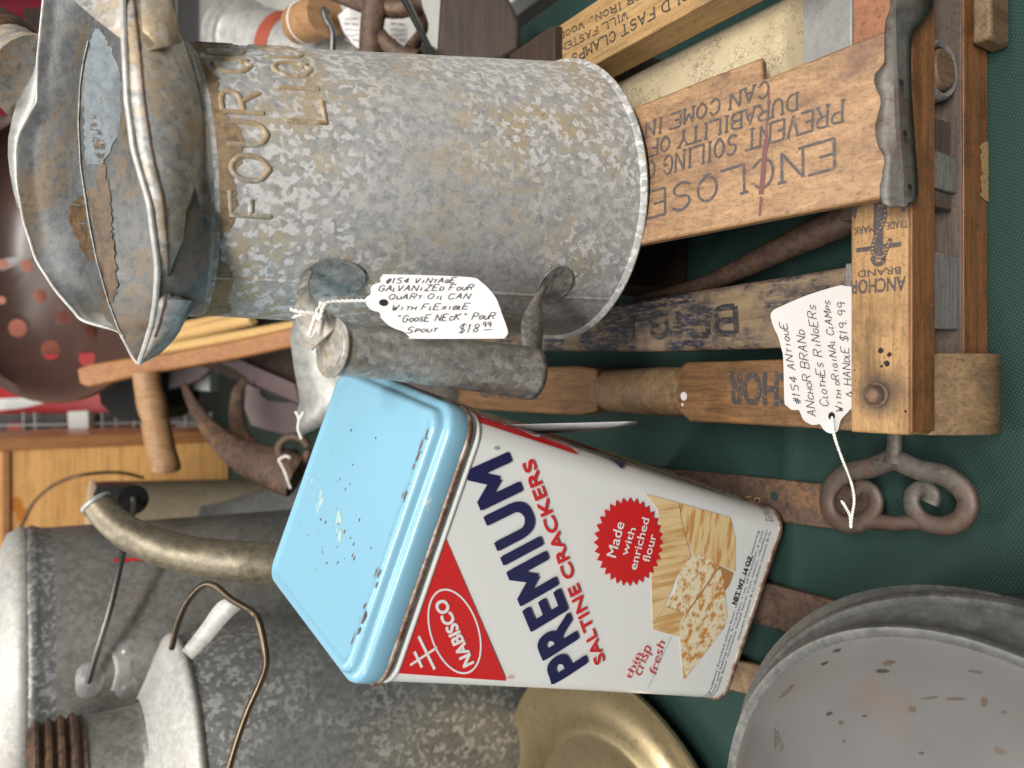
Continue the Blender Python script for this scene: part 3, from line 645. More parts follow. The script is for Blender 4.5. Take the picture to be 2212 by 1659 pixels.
# base of the flexible neck behind the hood, with a threaded ring
nk = [HY(88, 178, .50), HY(50, 150, .515), HY(20, 118, .525), HY(-30, 90, .54), HY(-120, 60, .57)]
MB().tube(nk, [.026, .022, .0185, .018, .016], 24, 5).build('spout_neck', M['galv_hood'], can, smooth=60)
mb = MB()
for k in range(5):
    a = nk[2].lerp(nk[3], k * .3); d = (nk[3] - nk[2]).normalized() * .0035; mb.tube([a - d, a, a + d], [.0185, .0225, .0185], 24, 3)
mb.build('spout_thread', M['rust'], can, smooth=60)
# handle: a half rolled grip with two straps
hr = .0125
g0 = W(722, 752, .348); g1 = W(1148, 806, .408)
gp = [g0.lerp(g1, k / 8) + V((0, -.0012 * math.sin(math.pi * k / 8), 0)) for k in range(9)]
MB().tube(gp, [hr * 1.0, hr * .97, hr * .96, hr * .97, hr, hr * 1.03, hr * 1.06, hr * 1.1, hr * 1.16], 28, 4, caps=False).build('handle_grip', M['galv_grip'], can, smooth=60, solid=.0008)
def disc(c, n, r, m=24, squash=1, up=None):
    n = V(n).normalized(); e = (V(up) - n * n.dot(V(up))).normalized() if up else n.orthogonal().normalized(); g = n.cross(e)
    return [V(c) + (e * math.cos(a) * r * squash + g * math.sin(a) * r) for a in [2 * math.pi * k / m for k in range(m)]]
gd = (g1 - g0).normalized(); nd = (-gd * .93 - FW * .3 + V((0, 0, .12))).normalized()
MB().prism(disc(g0 - gd * .0006, nd, hr * 1.16), nd * .0008).build('grip_end_cap', M['galv_grip'], can, smooth=30)
def strap(path, w, side, name, wl=None):
    P = catmull(path, 8); mb = MB(); rings = []
    for i, q in enumerate(P):
        t = (P[min(i + 1, len(P) - 1)] - P[max(i - 1, 0)]).normalized(); s_ = V(side); s_ = (s_ - t * s_.dot(t)).normalized()
        k = i / (len(P) - 1); ww = w if wl is None else wl[0] + (wl[1] - wl[0]) * k
        rings.append([q - s_ * ww, q, q + s_ * ww])
    mb.loft(rings, False); return mb.build(name, M['galv_grip'], can, smooth=60, solid=.0009)
a1, h1 = cone_at(735, 598); up_ = axis
A = [W(*SF(*q), d_) for q, d_ in zip(((335, 90), (275, 170), (247, 270), (246, 370), (270, 450), (305, 520), (345, 575)), (.372, .364, .356, .351, .349, .348, .348))]
B = [W(*SF(*q), d_) for q, d_ in zip(((350, 105), (325, 180), (345, 250), (385, 300), (430, 335), (475, 370), (520, 410)), (.367, .359, .353, .349, .347, .346, .346))]
mb = MB(); rows = []
for a, b in zip(catmull(A, 6), catmull(B, 6)): rows.append([a, a.lerp(b, .5), b])
mb.loft(rows, False); mb.build('upper_strap', M['galv_grip'], can, smooth=70, solid=.0009)
a2, h2 = cone_at(1205, 610)
pad = []
for k in range(20):
    a = 2 * math.pi * k / 20; pad.append(cp(a1 - .01 + .165 * math.cos(a), h1 + .004 + .017 * math.sin(a), .0012))
MB().poly(pad).build('strap_pad', M['galv_grip'], can, smooth=0, solid=.0009)
pad = []
for k in range(20):
    a = 2 * math.pi * k / 20; pad.append(cp(a2 - .02 + .16 * math.cos(a), h2 + .002 + .011 * math.sin(a), .0012))
MB().poly(pad).build('strap_pad', M['galv_grip'], can, smooth=0, solid=.0009)
mb = MB(); A = [W(*SF(*q), d_) for q, d_ in zip(((1716, 183), (1640, 290), (1592, 385), (1588, 470), (1594, 575)), (.432, .420, .412, .405, .400))]
B = [W(*SF(*q), d_) for q, d_ in zip(((1745, 200), (1708, 262), (1712, 350), (1716, 450), (1706, 585)), (.434, .426, .418, .411, .405))]
mb.loft([[a, b] for a, b in zip(catmull(A, 5), catmull(B, 5))], False); mb.build('lower_strap', M['galv_grip'], can, smooth=60, solid=.0009)

# ---- tags
def card(parent, pl, pts, th=.0004, bend=None):
    q = [pl.hit(*p) for p in pts]; q = catmull(q, 4, True)
    return MB().prism(q, -pl.n * th).build('card', M['paper'], parent, smooth=0)
o1 = W(945, 665, .352)
TP = Plane(o1, DN + FW * .05, -RT + FW * .25)
tg = thing('price_tag', 'white scalloped price tag reading $18.99, hanging from the oil can handle', 'price tag', o1)
card(tg, TP, [SF(*q) for q in ((750, 145), (765, 128), (790, 122), (1040, 128), (1290, 140), (1350, 168), (1400, 215), (1440, 270), (1470, 350), (1505, 450), (1503, 480), (1485, 498), (1455, 502), (960, 503), (925, 492), (890, 462), (830, 440), (790, 415), (755, 380), (745, 348), (705, 335), (675, 312), (663, 285), (668, 258), (695, 237), (692, 215), (700, 192), (720, 178), (752, 168))])
MB().poly([TP.at(u, v, .0004) for u, v in [(TP.uv(*SF(770, 288))[0] + .0022 * math.cos(a), TP.uv(*SF(770, 288))[1] + .0017 * math.sin(a)) for a in [k * .5 for k in range(13)]][:12]]).build('eyelet', M['hole'], tg, smooth=0)
mb = MB(); hw = .00021
for txt, p0, p1, hh in (('#154 ViNtAgE', (775, 176), (1200, 170), 32), ('GAlVANiZEd FouR', (735, 222), (1302, 214), 36), ('QuARt Oil CAN', (795, 270), (1285, 266), 34), ('With FlExiblE', (812, 335), (1282, 326), 36), ('"GoosE NEcK" PouR', (835, 405), (1430, 385), 40), ('Spout', (903, 468), (1090, 462), 36), ('$18', (1210, 468), (1335, 464), 52), ('99', (1350, 436), (1405, 434), 32)):
    put_strokes(mb, TP, txt, SF(*p0), SF(*p1), SF(p0[0] + 4, p0[1] - hh), hw, .0005, .03, .22)
ribbon2d(mb, [TP.uv(*SF(1362, 450)), TP.uv(*SF(1412, 447))], hw, TP.at, .0005)
mb.build('handwriting', M['ink'], tg, smooth=0)
def string(parent, px, r=.0009, name='string'):
    P = catmull([W(*q) for q in px], 10); mb = MB()
    L = 0; pa = []; pb = []
    t0 = None
    for i, q in enumerate(P):
        t = (P[min(i + 1, len(P) - 1)] - P[max(i - 1, 0)]).normalized(); nrm = t.cross(V((.3, .2, .9))).normalized(); b = t.cross(nrm)
        a = L / .0045 * 2 * math.pi; off = (nrm * math.cos(a) + b * math.sin(a)) * r * .5; pa.append(q + off); pb.append(q - off)
        if i + 1 < len(P): L += (P[i + 1] - q).length
    mb.tube(pa, r * .62, 7, 2); mb.tube(pb, r * .62, 7, 2); return mb.build(name, M['string'], parent, smooth=80)
string(tg, [(829, 653, .351), (790, 650, .350), (740, 651, .348), (708, 655, .346), (690, 665, .343), (682, 680, .341), (676, 700, .340), (668, 725, .339)])
string(tg, [(684, 672, .341), (690, 690, .338), (697, 668, .338), (704, 658, .340), (690, 655, .339)])
string(tg, [(627, 668, .338), (650, 674, .338), (678, 677, .340), (660, 678, .340), (632, 686, .339)], .0008)

def disc_(c, r): return [c + V((r * math.cos(a) * random.uniform(.8, 1.1), r * math.sin(a) * random.uniform(.8, 1.1), 0)) for a in [k * .63 for k in range(10)]]
# ================================================================ CLOTHES WRINGER
wr = thing('clothes_wringer', 'wooden clothes wringer lying flat with stamped boards, iron bracket and scroll screw', 'wringer', (.1, .3, 0))
X0, X1, YF_, ZT = -.0262, .32, .202, .0825
mb = MB(); mb.prism([(X0, YF_ + .003, ZT), (X0, YF_, ZT - .003), (X0, YF_, .0588), (X0, .234, .0588), (X0, .234, ZT)], (X1 - X0, 0, 0))
fb = MB().box(X0, X1, YF_ + .0005, .234, .0588, ZT).build('front_rail', M['woodbar'], wr, bevel=.0012)
MB().box(X0 + .0015, X1, YF_ - .001, YF_ + .0004, .0592, ZT - .001).build('rail_face', M['woodorange'], wr, bevel=.0004)
MB().box(.014, X1, YF_ + .0006, .234, .0, .0268).build('lower_rail', M['wooddark'], wr, bevel=.001)
MB().box(.014, X1, YF_ - .0006, YF_ + .0005, .0002, .0272).build('rail_face', M['woodorange'], wr, bevel=.0004)
# chipped pale strip on the lower rail
mb = MB()
for (a, b) in ((.104, .138), (.19, .225)):
    mb = MB()
    n = 14; up = [(a + (b - a) * k / n, YF_ - .0012, random.uniform(.006, .012) if 0 < k < n else .003) for k in range(n + 1)]
    mb.poly(up + [(b, YF_ - .0012, .0004), (a, YF_ - .0012, .0004)])
    mb.build('bare_wood_chip', M['woodpale'], wr, smooth=0)
MB().prism([(X0 - .001, y, z) for y, z in ((.203, .0588), (.194, .048), (.189, .038), (.187, .028), (.189, .012), (.197, 0), (.27, 0), (.27, .0588))], (.0435, 0, 0)).build('end_block', M['woodend'], wr, bevel=.001, smooth=50)
# little nail dots and the bolt in the front rail
zt = ZT + .0003
for (cx, cy, r) in ((855, 573, .0016), (907, 597, .0013), (893, 650, .0017), (860, 667, .0008), (1003, 935, .0008), (700, 690, .0005)):
    MB().poly(disc_((HZ(1591 + .3638 * cx, 548.6 + .3638 * cy, zt)), r)).build('nail_hole', M['hole'], wr, smooth=0)
bp = HZ(1591 + .3638 * 832, 548.6 + .3638 * 835, ZT)
t = NT('oil_stain'); t.out((.09, .045, .025), .5)
mb = MB()
for (r, h) in ((.0115, .0002),): mb.poly([q + V((random.uniform(-.0012, .0012), random.uniform(-.0012, .0012), 0)) for q in disc(bp + V((.003, 0, h)), (0, 0, 1), r, 26)])
M['oilstain'] = t.m
pass
MB().lathe(bp, [(.0066, .0004), (.0066, .0009), (.0052, .0012), (.0046, .0048), (.003, .0062), (.0001, .0064)], 20).build('bolt', M['rust'], wr, smooth=50)
# lettering and anchor on the front rail top
RP = Plane((0, .21, ZT), (1, 0, 0), (0, 1, 0)); S6 = lambda cx, cy: (1837.8 + .248 * cx, 356.6 + .248 * cy)
mb = MB()
put_text(mb, RP, 'ANCHOR', S6(480, 970), S6(0, 1010), S6(478, 1098), .0003, .015)
mb.build('stamped_lettering', M['stamp'], wr, smooth=0); mb = MB()
put_text(mb, RP, 'BRAND', S6(437, 885), S6(62, 922), S6(437, 948), .0003, .012)
mb.build('stamped_lettering', M['stamp'], wr, smooth=0); mb = MB()
put_text(mb, RP, 'TRADE', S6(497, 478), S6(312, 500), S6(500, 545), .0003, .012)
mb.build('stamped_lettering', M['stamp'], wr, smooth=0); mb = MB()
put_text(mb, RP, 'MARK', S6(205, 520), S6(25, 545), S6(208, 590), .0003, .012)
mb.build('stamped_lettering', M['stamp'], wr, smooth=0); mb = MB()
U = lambda x, y: RP.uv(*S6(x, y))
ribbon2d(mb, [U(242, 330), U(242, 790)], .0026, RP.at, .00032)
mb.poly([RP.at(*U(*q), .00036) for q in ((50, 725), (180, 705), (440, 668), (440, 708), (200, 745), (52, 762))])
ring = [U(243 + 48 * math.cos(a), 818 + 46 * math.sin(a)) for a in [k * .32 for k in range(21)]]
ribbon2d(mb, ring, .0012, RP.at, .0004)
mb.poly([RP.at(*U(*q), .00034) for q in ((5, 340), (110, 335), (60, 390), (40, 480), (8, 420))])
mb.poly([RP.at(*U(*q), .00034) for q in ((430, 370), (480, 352), (466, 420))])
mb.build('stamped_anchor', M['stamp'], wr, smooth=0)
mb = MB(); rp = [(250, 300), (300, 400), (290, 500), (240, 580), (200, 680), (195, 760), (240, 800), (290, 790), (320, 720), (350, 640)]
rp = catmull([(x, y, 0) for x, y in rp], 5)
ribbon2d(mb, [U(q.x, q.y) for q in rp], .0011, RP.at, .00042); mb.build('stamped_rope', M['stamp'], wr, smooth=0)
mb = MB()
for i in range(1, len(rp) - 1, 2):
    q = rp[i]; ribbon2d(mb, [U(q.x - 10, q.y + 5), U(q.x + 10, q.y - 5)], .0003, RP.at, .00046)
mb.build('stamped_rope_gaps', M['woodbar'], wr, smooth=0)
# cover board, rising to the back
th = math.radians(21); CP = Plane((.13, .2008, .095), (1, 0, 0), (0, math.cos(th), math.sin(th)))
pts = [CP.hit(*q) for q in ((1926, 60), (1922, 424), (1700, 466), (1390, 526), (1330, 540), (1330, 247), (1366, 233), (1500, 179), (1648, 122), (1648, 171), (1760, 127), (1815, 104))]
MB().prism(pts, -CP.n * .008).build('cover_board', M['woodcover'], wr, bevel=.0014)
mb = MB(); SC = lambda cx, cy: (1042.3 + .3638 * cx, .3638 * cy)
put_strokes(mb, CP, 'ENCLOSE', (1802, 299), (1392, 418), (1803, 364), .00075, .0004, 0, 0, .12)
mb.build('stamped_lettering', M['stamp'], wr, smooth=0); mb = MB()
put_strokes(mb, CP, 'PREVENT SOILING O', (1821, 217), (1398, 350), (1819, 263), .0006, .0004, 0, 0, .12)
mb.build('stamped_lettering', M['stamp'], wr, smooth=0); mb = MB()
put_strokes(mb, CP, 'DURABILITY OF', (1722, 201), (1400, 308), (1721, 237), .0006, .0004, 0, 0, .12)
mb.build('stamped_lettering', M['stamp'], wr, smooth=0); mb = MB()
put_strokes(mb, CP, 'CAN COME IN', (1661, 174), (1393, 267), (1659, 209), .0006, .0004, 0, 0, .12)
mb.build('stamped_lettering', M['stamp'], wr, smooth=0)
mb = MB(); rs = random.Random(5)
for (a, b, w) in (((1661, 193), (1655, 300), .0005), ((1655, 300), (1645, 420), .0013), ((1644, 425), (1642, 466), .0006)):
    P = [V(a).lerp(V(b), k / 8) + V((rs.uniform(-1.2, 1.2), 0)) for k in range(9)]; ribbon2d(mb, [CP.uv(*q) for q in P], w, CP.at, .0006)
mb.build('red_streak', M['redstreak'], wr, smooth=0)
# iron bracket: scalloped top flange and turned down front flange
S5 = lambda cx, cy: (1837.8 + .2315 * cx, .2315 * cy)
left = [S5(430, -60), S5(400, 90), S5(352, 200), S5(337, 330), S5(335, 480), S5(332, 600), S5(290, 655), S5(240, 705), S5(228, 770), S5(250, 840), S5(285, 900), S5(292, 980), S5(262, 1090), S5(236, 1180), S5(236, 1270), S5(262, 1370), S5(318, 1450), S5(325, 1530), S5(303, 1610), S6(290, 90), S6(266, 170), S6(262, 270), S6(285, 345), S6(335, 366)]
ridge = [(1931, -14), (1931, 21), (1931, 46), (1932, 76), (1933, 111), (1934, 139), (1935, 152), (1936, 163), (1936, 178), (1937, 194), (1937, 208), (1938, 227), (1939, 252), (1940, 273), (1941, 294), (1943, 317), (1945, 336), (1946, 354), (1947, 373), (1948, 379), (1948, 399), (1948, 423), (1949, 441), (1950, 447)]
right = [S5(780, -60), S5(742, 90), S5(650, 200), S5(565, 290), S5(548, 400), S5(546, 560), S5(548, 655), S5(550, 705), S5(550, 770), S5(552, 840), S5(555, 900), S5(560, 980), S5(566, 1090), S5(572, 1180), S5(578, 1270), S5(585, 1370), S5(592, 1450), S5(598, 1530), S5(604, 1610), S6(562, 90), S6(568, 170), S6(568, 260), S6(545, 320), S6(500, 345)]
rows = []
for l, g, r in zip(left, ridge, right):
    pl = CP.at(*CP.uv(*l), .0022); pg = HY(g[0] - 4, g[1], .2012); pg2 = HY(g[0] + 4, g[1], .1988); pr = HY(r[0], r[1], .1975 if r[0] < 1985 else .1965)
    rows.append([pl, pl.lerp(pg, .5) + V((0, 0, .0006)), pg, pg2, pg2.lerp(pr, .5), pr])
MB().loft(rows, False).build('iron_bracket', M['iron'], wr, bevel=0, smooth=50, solid=.002)
mb = MB()
for q in (S5(470, 770), S5(505, 1245), S6(512, 190)):
    c_ = HY(q[0], q[1], .1940); MB().poly([c_ + V((.0016 * math.cos(a), -.0002, .0022 * math.sin(a))) for a in [k * .5 for k in range(12)]]).build('screw_hole', M['hole'], wr, smooth=0)
# right: roller, sheets, stamped side board
MB().lathe((.193, .2595, .063), [(.0001, 0), (.036, 0), (.0405, .003), (.0405, .36), (.0001, .36)], 48, (0, 1, 0)).build('rubber_roller', M['cream'], wr, smooth=50)
MB().prism([HZ(1708, 200, .088), HZ(1840, 200, .088), HZ(1840, -80, .088), HZ(1708, -80, .088)], (0, 0, -.004)).build('zinc_sheet', M['greysheet'], wr, bevel=.001)
MB().prism([HZ(1841, 200, .0885), HZ(1960, 200, .0885), HZ(1960, -80, .0885), HZ(1841, -80, .0885)], (0, 0, -.0045)).build('rusty_wood_strip', M['copper'], wr, bevel=.001)
MB().prism([(.2205, .225, .130), (.2205, .225, .104), (.264, .225, .104), (.264, .225, .130)], (0, .42, 0)).build('side_board', M['woodpale'], wr, bevel=.001)
SP = Plane((.24, .3, .130), (0, -1, 0), (-1, 0, 0)); S4 = lambda cx, cy: (1097.2 + .372 * cx, .372 * cy)
mb = MB()
put_strokes(mb, SP, 'HOLD FAST CLAMPS', S4(1108, -103), S4(372, 320), S4(1116, -42), .0005, .0004, 0, 0, .1)
mb.build('stamped_lettering', M['stamp'], wr, smooth=0); mb = MB()
put_strokes(mb, SP, 'WILL FASTEN TO', S4(690, 66), S4(222, 312), S4(696, 106), .00035, .0004, 0, 0, .1)
mb.build('stamped_lettering', M['stamp'], wr, smooth=0); mb = MB()
put_strokes(mb, SP, 'OR IRON, WOODEN & FIBRE', S4(770, -45), S4(10, 345), S4(776, -8), .00035, .0004, 0, 0, .1)
mb.build('stamped_lettering', M['stamp'], wr, smooth=0)
MB().box(.078, .262, .43, .49, .0, .1375).build('rear_rail', M['boxbrown'], wr, bevel=.002)  # near-black brown puts the shade under the cover board into the wood colour
# handle rail with ANCHOR BRAND and a turned middle
ra, rb = -.0272, .0158; rz = .055; rc = (ra + rb) / 2
def yv(v, z=rz): return HZ(v, 829.5, z).y
y1, y2, y3 = yv(1457), yv(1279), .72
MB().prism([(ra, .235, rz), (rb, .235, rz), (rb, y1 - .010, rz), (rb - .007, y1, rz), (ra + .009, y1, rz), (ra, y1 - .014, rz)], (0, 0, -.022)).build('handle_rail', M['woodrail'], wr, bevel=.002)
MB().lathe((rc, y1 - .004, rz - .015), [(.001, 0), (.0165, 0), (.0185, .01), (.0192, .03), (.0185, .06), (.0175, y2 - y1 + .004), (.001, y2 - y1 + .004)], 36, (0, 1, 0)).build('turned_grip', M['woodend'], wr, smooth=50)
MB().prism([(ra + .004, y2 - .006, rz), (rb - .003, y2 - .006, rz), (rb, y2 + .02, rz), (rb, y3, rz), (ra, y3, rz), (ra, y2 + .02, rz)], (0, 0, -.022)).build('handle_rail', M['woodrail'], wr, bevel=.002)
HP = Plane((0, .4, rz), (1, 0, 0), (0, 1, 0)); mb = MB()
put_text(mb, HP, 'ANCHOR', (1812, 806), (1575, 806), (1812, 886), .0004, .03)
mb.build('stamped_lettering', M['stamp'], wr, smooth=0); mb = MB()
put_text(mb, HP, 'BRAND', (1158, 816), (1035, 816), (1158, 866), .0004, .02)
mb.build('stamped_lettering', M['stamp'], wr, smooth=0)
mb = MB()
for (x, y, r) in ((1477, 856, .0032), (1474, 874, .0012)): mb.poly(disc(HZ(x, y, rz + .0004), (0, 0, 1), r, 14))
mb.build('paint_spot', M['paintdot'], wr, smooth=0)
# blue painted rail
q = [HZ(1838, 574, .055), HZ(1838, 738, .055), HZ(1700, 750, .055), HZ(1500, 757, .055), HZ(1370, 759, .055), HZ(1166, 757, .055), HZ(1000, 744, .055), HZ(1000, 690, .055), HZ(1341, 654, .055)]
MB().prism(q, (0, 0, -.02)).build('blue_rail', M['bluerail'], wr, bevel=.003)
mb = MB(); SGr = lambda cx, cy: (1042.3 + .3638 * cx, 548.6 - 184.8 + .3638 * cy + 184.8)
put_strokes(mb, HP, 'BEIG F', SGr(1500, 310), SGr(800, 365), SGr(1510, 470), .0022, .0006, .06); mb.build('stamped_lettering', m_worn(), wr, smooth=0)
MB().tube([HZ(1900, 440, .03), HZ(1838, 472, .035), HZ(1715, 525, .035), HZ(1591, 585, .03), HZ(1500, 620, .025), HZ(1380, 650, .02)], [.010, .010, .009, .0075, .006, .005], 14, 5).build('iron_rod', M['rust'], wr)
# what shows in the gap of the frame
MB().lathe((.171, .2045, .0425), [(.0125, .03), (.0162, .03), (.0162, .002), (.0145, 0), (.0125, .001), (.0118, .006)], 28, (0, 1, 0)).build('bearing_sleeve', M['woodgrey'], wr, smooth=50)
MB().lathe((.171, .2035, .0425), [(.0001, 0), (.0098, 0), (.0112, .002), (.0112, .03)], 28, (0, 1, 0)).build('dowel_end', M['woodend'], wr, smooth=50)
def gapblock(x0, x1, z0, z1, y, m, dz=.003): MB().prism([(x0, y, z0), (x1, y, z0), (x1, y, z1 - dz), (x0, y, z1)], (0, .05, 0)).build('gap_block', M[m], wr, bevel=.0008)
def xg(y, v=2045): return (829.5 - y) / FPX * ((CAM.z - .042) / -ray(v, 0).z)
gapblock(xg(336), xg(252), .030, .0585, .207, 'wooddark'); gapblock(xg(409), xg(330), .0285, .0585, .2045, 'woodgrey'); gapblock(xg(447), xg(412), .031, .0585, .206, 'wooddark'); gapblock(xg(711), xg(547), .0275, .0585, .204, 'woodgrey')
MB().box(.0, .32, .236, .262, .0, .036).build('inner_rail', M['wooddark'], wr, bevel=.001)
MB().box(.188, .25, .190, .2, .0, .022).build('corner_foot', M['woodend'], wr, bevel=.002)
# scroll screw
SD = lambda cx, cy, z=.03: HZ(1591 + .3638 * cx, 548.6 + .3638 * cy, z)
SD = lambda cx, cy, z=.028: HZ(1591 + .3638 * cx, 548.6 - 184.8 + .3638 * cy + 0, z)
SD = lambda cx, cy, z=.028: HZ(1591 + .3638 * cx, 548.6 + .3638 * cy, z)
r_ = .0060
mb = MB(); mb.tube([SD(940, 1040), SD(938, 1150), SD(935, 1240)], [0.0050, 0.0046, 0.0074], 14, 5, .7, up=(0, 0, 1))
mb.tube([SD(935, 1215), SD(800, 1268), SD(660, 1300), SD(565, 1380), SD(540, 1480), SD(580, 1570), SD(680, 1610), SD(780, 1570), SD(830, 1480), SD(800, 1400), SD(730, 1385), SD(690, 1430)], [0.0067, 0.0063, 0.0063, 0.0059, 0.0055, 0.0055, 0.0055, 0.0052, 0.0048, 0.0044, 0.0044, 0.0041], 14, 6, .55, up=(0, 0, 1))
mb.tube([SD(935, 1215), SD(1080, 1280), SD(1230, 1315), SD(1340, 1395), SD(1375, 1490), SD(1330, 1580), SD(1220, 1615), SD(1110, 1585), SD(1045, 1500), SD(1050, 1420), SD(1110, 1390), SD(1165, 1425), SD(1150, 1475)], [0.0067, 0.0063, 0.0063, 0.0063, 0.0059, 0.0059, 0.0055, 0.0055, 0.0052, 0.0048, 0.0044, 0.0048, 0.0055], 14, 6, .55, up=(0, 0, 1))
mb.tube([SD(760, 1590), SD(860, 1590), SD(950, 1600), SD(1050, 1590), SD(1130, 1600)], [0.0044, 0.0046, 0.0044, 0.0046, 0.0044], 14, 5, .55, up=(0, 0, 1))
mb.build('scroll_screw', M['scroll'], wr, smooth=80)
# its tag
o2 = HZ(1740, 790, .088); TQ = Plane(o2, DN + FW * .22, -RT)
tg = thing('price_tag', 'white price tag on long string reading Anchor Brand clothes ringers, lying against the wringer rail', 'price tag', o2)
SD2 = lambda cx, cy: (1591 + .3638 * cx, 548.6 + .3638 * cy)
card(tg, TQ, [SD2(x, y) for x, y in ((205, 370), (215, 340), (250, 318), (420, 245), (600, 190), (640, 190), (690, 205), (700, 300), (700, 860), (672, 925), (620, 985), (605, 1040), (585, 1062), (555, 1065), (520, 1045), (497, 1012), (450, 1015), (400, 985), (373, 930), (330, 925), (300, 900), (287, 870), (280, 620), (268, 560), (250, 490), (225, 440))])
u0, v0 = TQ.uv(*SD2(562, 963)); MB().poly([TQ.at(u0 + .0022 * math.cos(a), v0 + .0024 * math.sin(a), .0004) for a in [k * .52 for k in range(12)]]).build('eyelet', M['hole'], tg, smooth=0)
mb = MB()
for txt, p0, p1, hh in (('#154 ANtiquE', (382, 895), (292, 400), 42), ('ANchoR BRANd', (470, 965), (398, 450), 50), ('ClothEs RiNgERs', (545, 905), (462, 300), 50), ('With oRigiNAl ClAMps', (630, 940), (548, 275), 42), ('& HANdlE $19.99', (685, 850), (640, 285), 46)):
    put_strokes(mb, TQ, txt, SD2(*p0), SD2(*p1), SD2(p0[0] - hh, p0[1] + 4), .00023, .0005, .03, .22)
mb.build('handwriting', M['ink'], tg, smooth=0)
dz_ = lambda x, y, z: (HZ(x, y, z) - CAM).dot(FW)
string(tg, [(1797, 900, (TQ.hit(1797, 900) - CAM).dot(FW) - .001), (1802, 940, dz_(1802, 940, .072)), (1815, 980, dz_(1815, 980, .064)), (1838, 1040, dz_(1838, 1040, .05)), (1845, 1080, dz_(1845, 1080, .042)), (1840, 1115, dz_(1840, 1115, .037)), (1838, 1138, dz_(1838, 1138, .036))], .0009)
string(tg, [(1818, 1082, dz_(1818, 1082, .046)), (1826, 1095, dz_(1826, 1095, .044)), (1836, 1115, dz_(1836, 1115, .038)), (1838, 1140, dz_(1838, 1140, .036))], .0009)
# tag on the cracker tin, seen edge on
a_ = W(1046, 915, .395); b_ = W(1377, 912, .455); pl_up = (b_ - a_).normalized(); sid = ray(1200, 918).normalized(); sid = (sid - pl_up * sid.dot(pl_up)).normalized(); sid = (sid + RT * -.16 * 1).normalized()
tg = thing('price_tag', 'white price tag seen edge on, tied under the blue lid of the cracker tin', 'price tag', a_)
mb = MB(); prf = [(0, 0, .012), (.08, -.001, .018), (.4, -.0005, .03), (.75, 0, .03), (.9, .0003, .02), (1, .0004, .003)]
rows = [[a_.lerp(b_, t_) + RT * b0, a_.lerp(b_, t_) + RT * b0 + sid * w_ * .5 - RT * .001, a_.lerp(b_, t_) + RT * b0 + sid * w_ - RT * .001] for t_, b0, w_ in prf]
mb.loft(rows, False); mb.build('card', M['paper'], tg, smooth=60, solid=.0005)
string(tg, [(1002, 928, .383), (1020, 924, .386), (1048, 914, .395)], .0007)

# ================================================================ TABLE FINDS
# strap hinges
h1_ = thing('strap_hinge', 'long dark iron strap hinge with drilled hole, running under the cracker tin', 'hinge', HZ(1600, 1070, 0))
MB().prism([HZ(*q, .006) for q in ((1250, 985), (1406, 1010), (1600, 1027), (1770, 1045), (1860, 1052), (1900, 1085), (1905, 1125), (1880, 1146), (1840, 1148), (1760, 1138), (1690, 1128), (1250, 1060))], (0, 0, -.0045)).build('plate', M['rust'], h1_, bevel=.0008)
MB().poly(disc(HZ(1672, 1072, .0063), (0, 0, 1), .0032, 16)).build('hole', M['cloth'], h1_, smooth=0)
mb = MB(); HP2 = Plane((0, .3, .006), (1, 0, 0), (0, 1, 0)); put_strokes(mb, HP2, '50', SG(1570, 550 - 0), SG(1650, 540), SG(1568, 500), .0004, .0004); 
mb = MB(); put_strokes(mb, HP2, '50', (1612, 1086), (1642, 1088), (1612, 1073), .0004, .0004, .03); mb.build('scratched_number', M['woodpale'], h1_, smooth=0)
grp = 'iron straps under the tin'
h2_ = thing('iron_strap', 'wide rusty brown iron strap between the cracker tin and the grey lid', 'iron strap', HZ(1700, 1320, 0))
MB().prism([HZ(*q, .008) for q in ((1600, 1245), (1664, 1262), (1750, 1285), (1830, 1307), (1900, 1325), (1900, 1430), (1718, 1372), (1631, 1347), (1560, 1330))], (0, 0, -.006)).build('plate', M['rust'], h2_, bevel=.001)
h3_ = thing('iron_strap', 'narrow lighter brown strap beside the bottom left corner of the cracker tin', 'iron strap', HZ(1610, 1460, 0))
MB().prism([HZ(*q, .008) for q in ((1500, 1405), (1600, 1428), (1650, 1440), (1720, 1460), (1720, 1520), (1600, 1497), (1500, 1470))], (0, 0, -.006)).build('plate', M['woodend'], h3_, bevel=.001)
# brass pan
bc = V((-.425, .505, 0)); bp_ = thing('brass_pan', 'round dull brass pan with raised ring, half hidden behind the cracker tin', 'pan', bc)
MB().lathe(bc, [(.0001, .014), (.05, .015), (.092, .016), (.100, .0205), (.108, .0205), (.114, .016), (.130, .012), (.150, .017), (.161, .024), (.1645, .0245), (.1655, .022), (.163, .018), (.15, .012), (.13, .004), (.1, .001), (.0001, .001)], 96).build('bowl', M['brass'], bp_, smooth=60)
# grey enamel lid
gc = V((-.2606, .1474, 0)); gl = thing('covered_pan', 'round metal pan with domed grey enamel lid, chipped and scuffed, nearest on the green cloth', 'pan', gc)
MB().lathe(gc, [(.0001, 0), (.145, 0), (.150, .003), (.156, .05), (.1605, .084), (.1635, .087), (.1645, .0905), (.1625, .0935), (.159, .092), (.1575, .088), (.155, .082)], 110).build('pan_wall', M['bowlrim'], gl, smooth=60)
g2 = V((-.250, .164, 0))
MB().lathe(g2, [(.152, .080), (.1475, .086), (.140, .094), (.1365, .101), (.1372, .104), (.1358, .1065), (.1325, .1065), (.1305, .1045)], 110).build('lid_rim', M['bowlrim'], gl, smooth=60)
MB().lathe(g2, [(.1315, .1045), (.128, .107), (.121, .114), (.109, .1235), (.091, .1335), (.069, .142), (.045, .148), (.02, .1505), (.0001, .151)], 110).build('lid_dome', M['greyenamel'], gl, smooth=60)
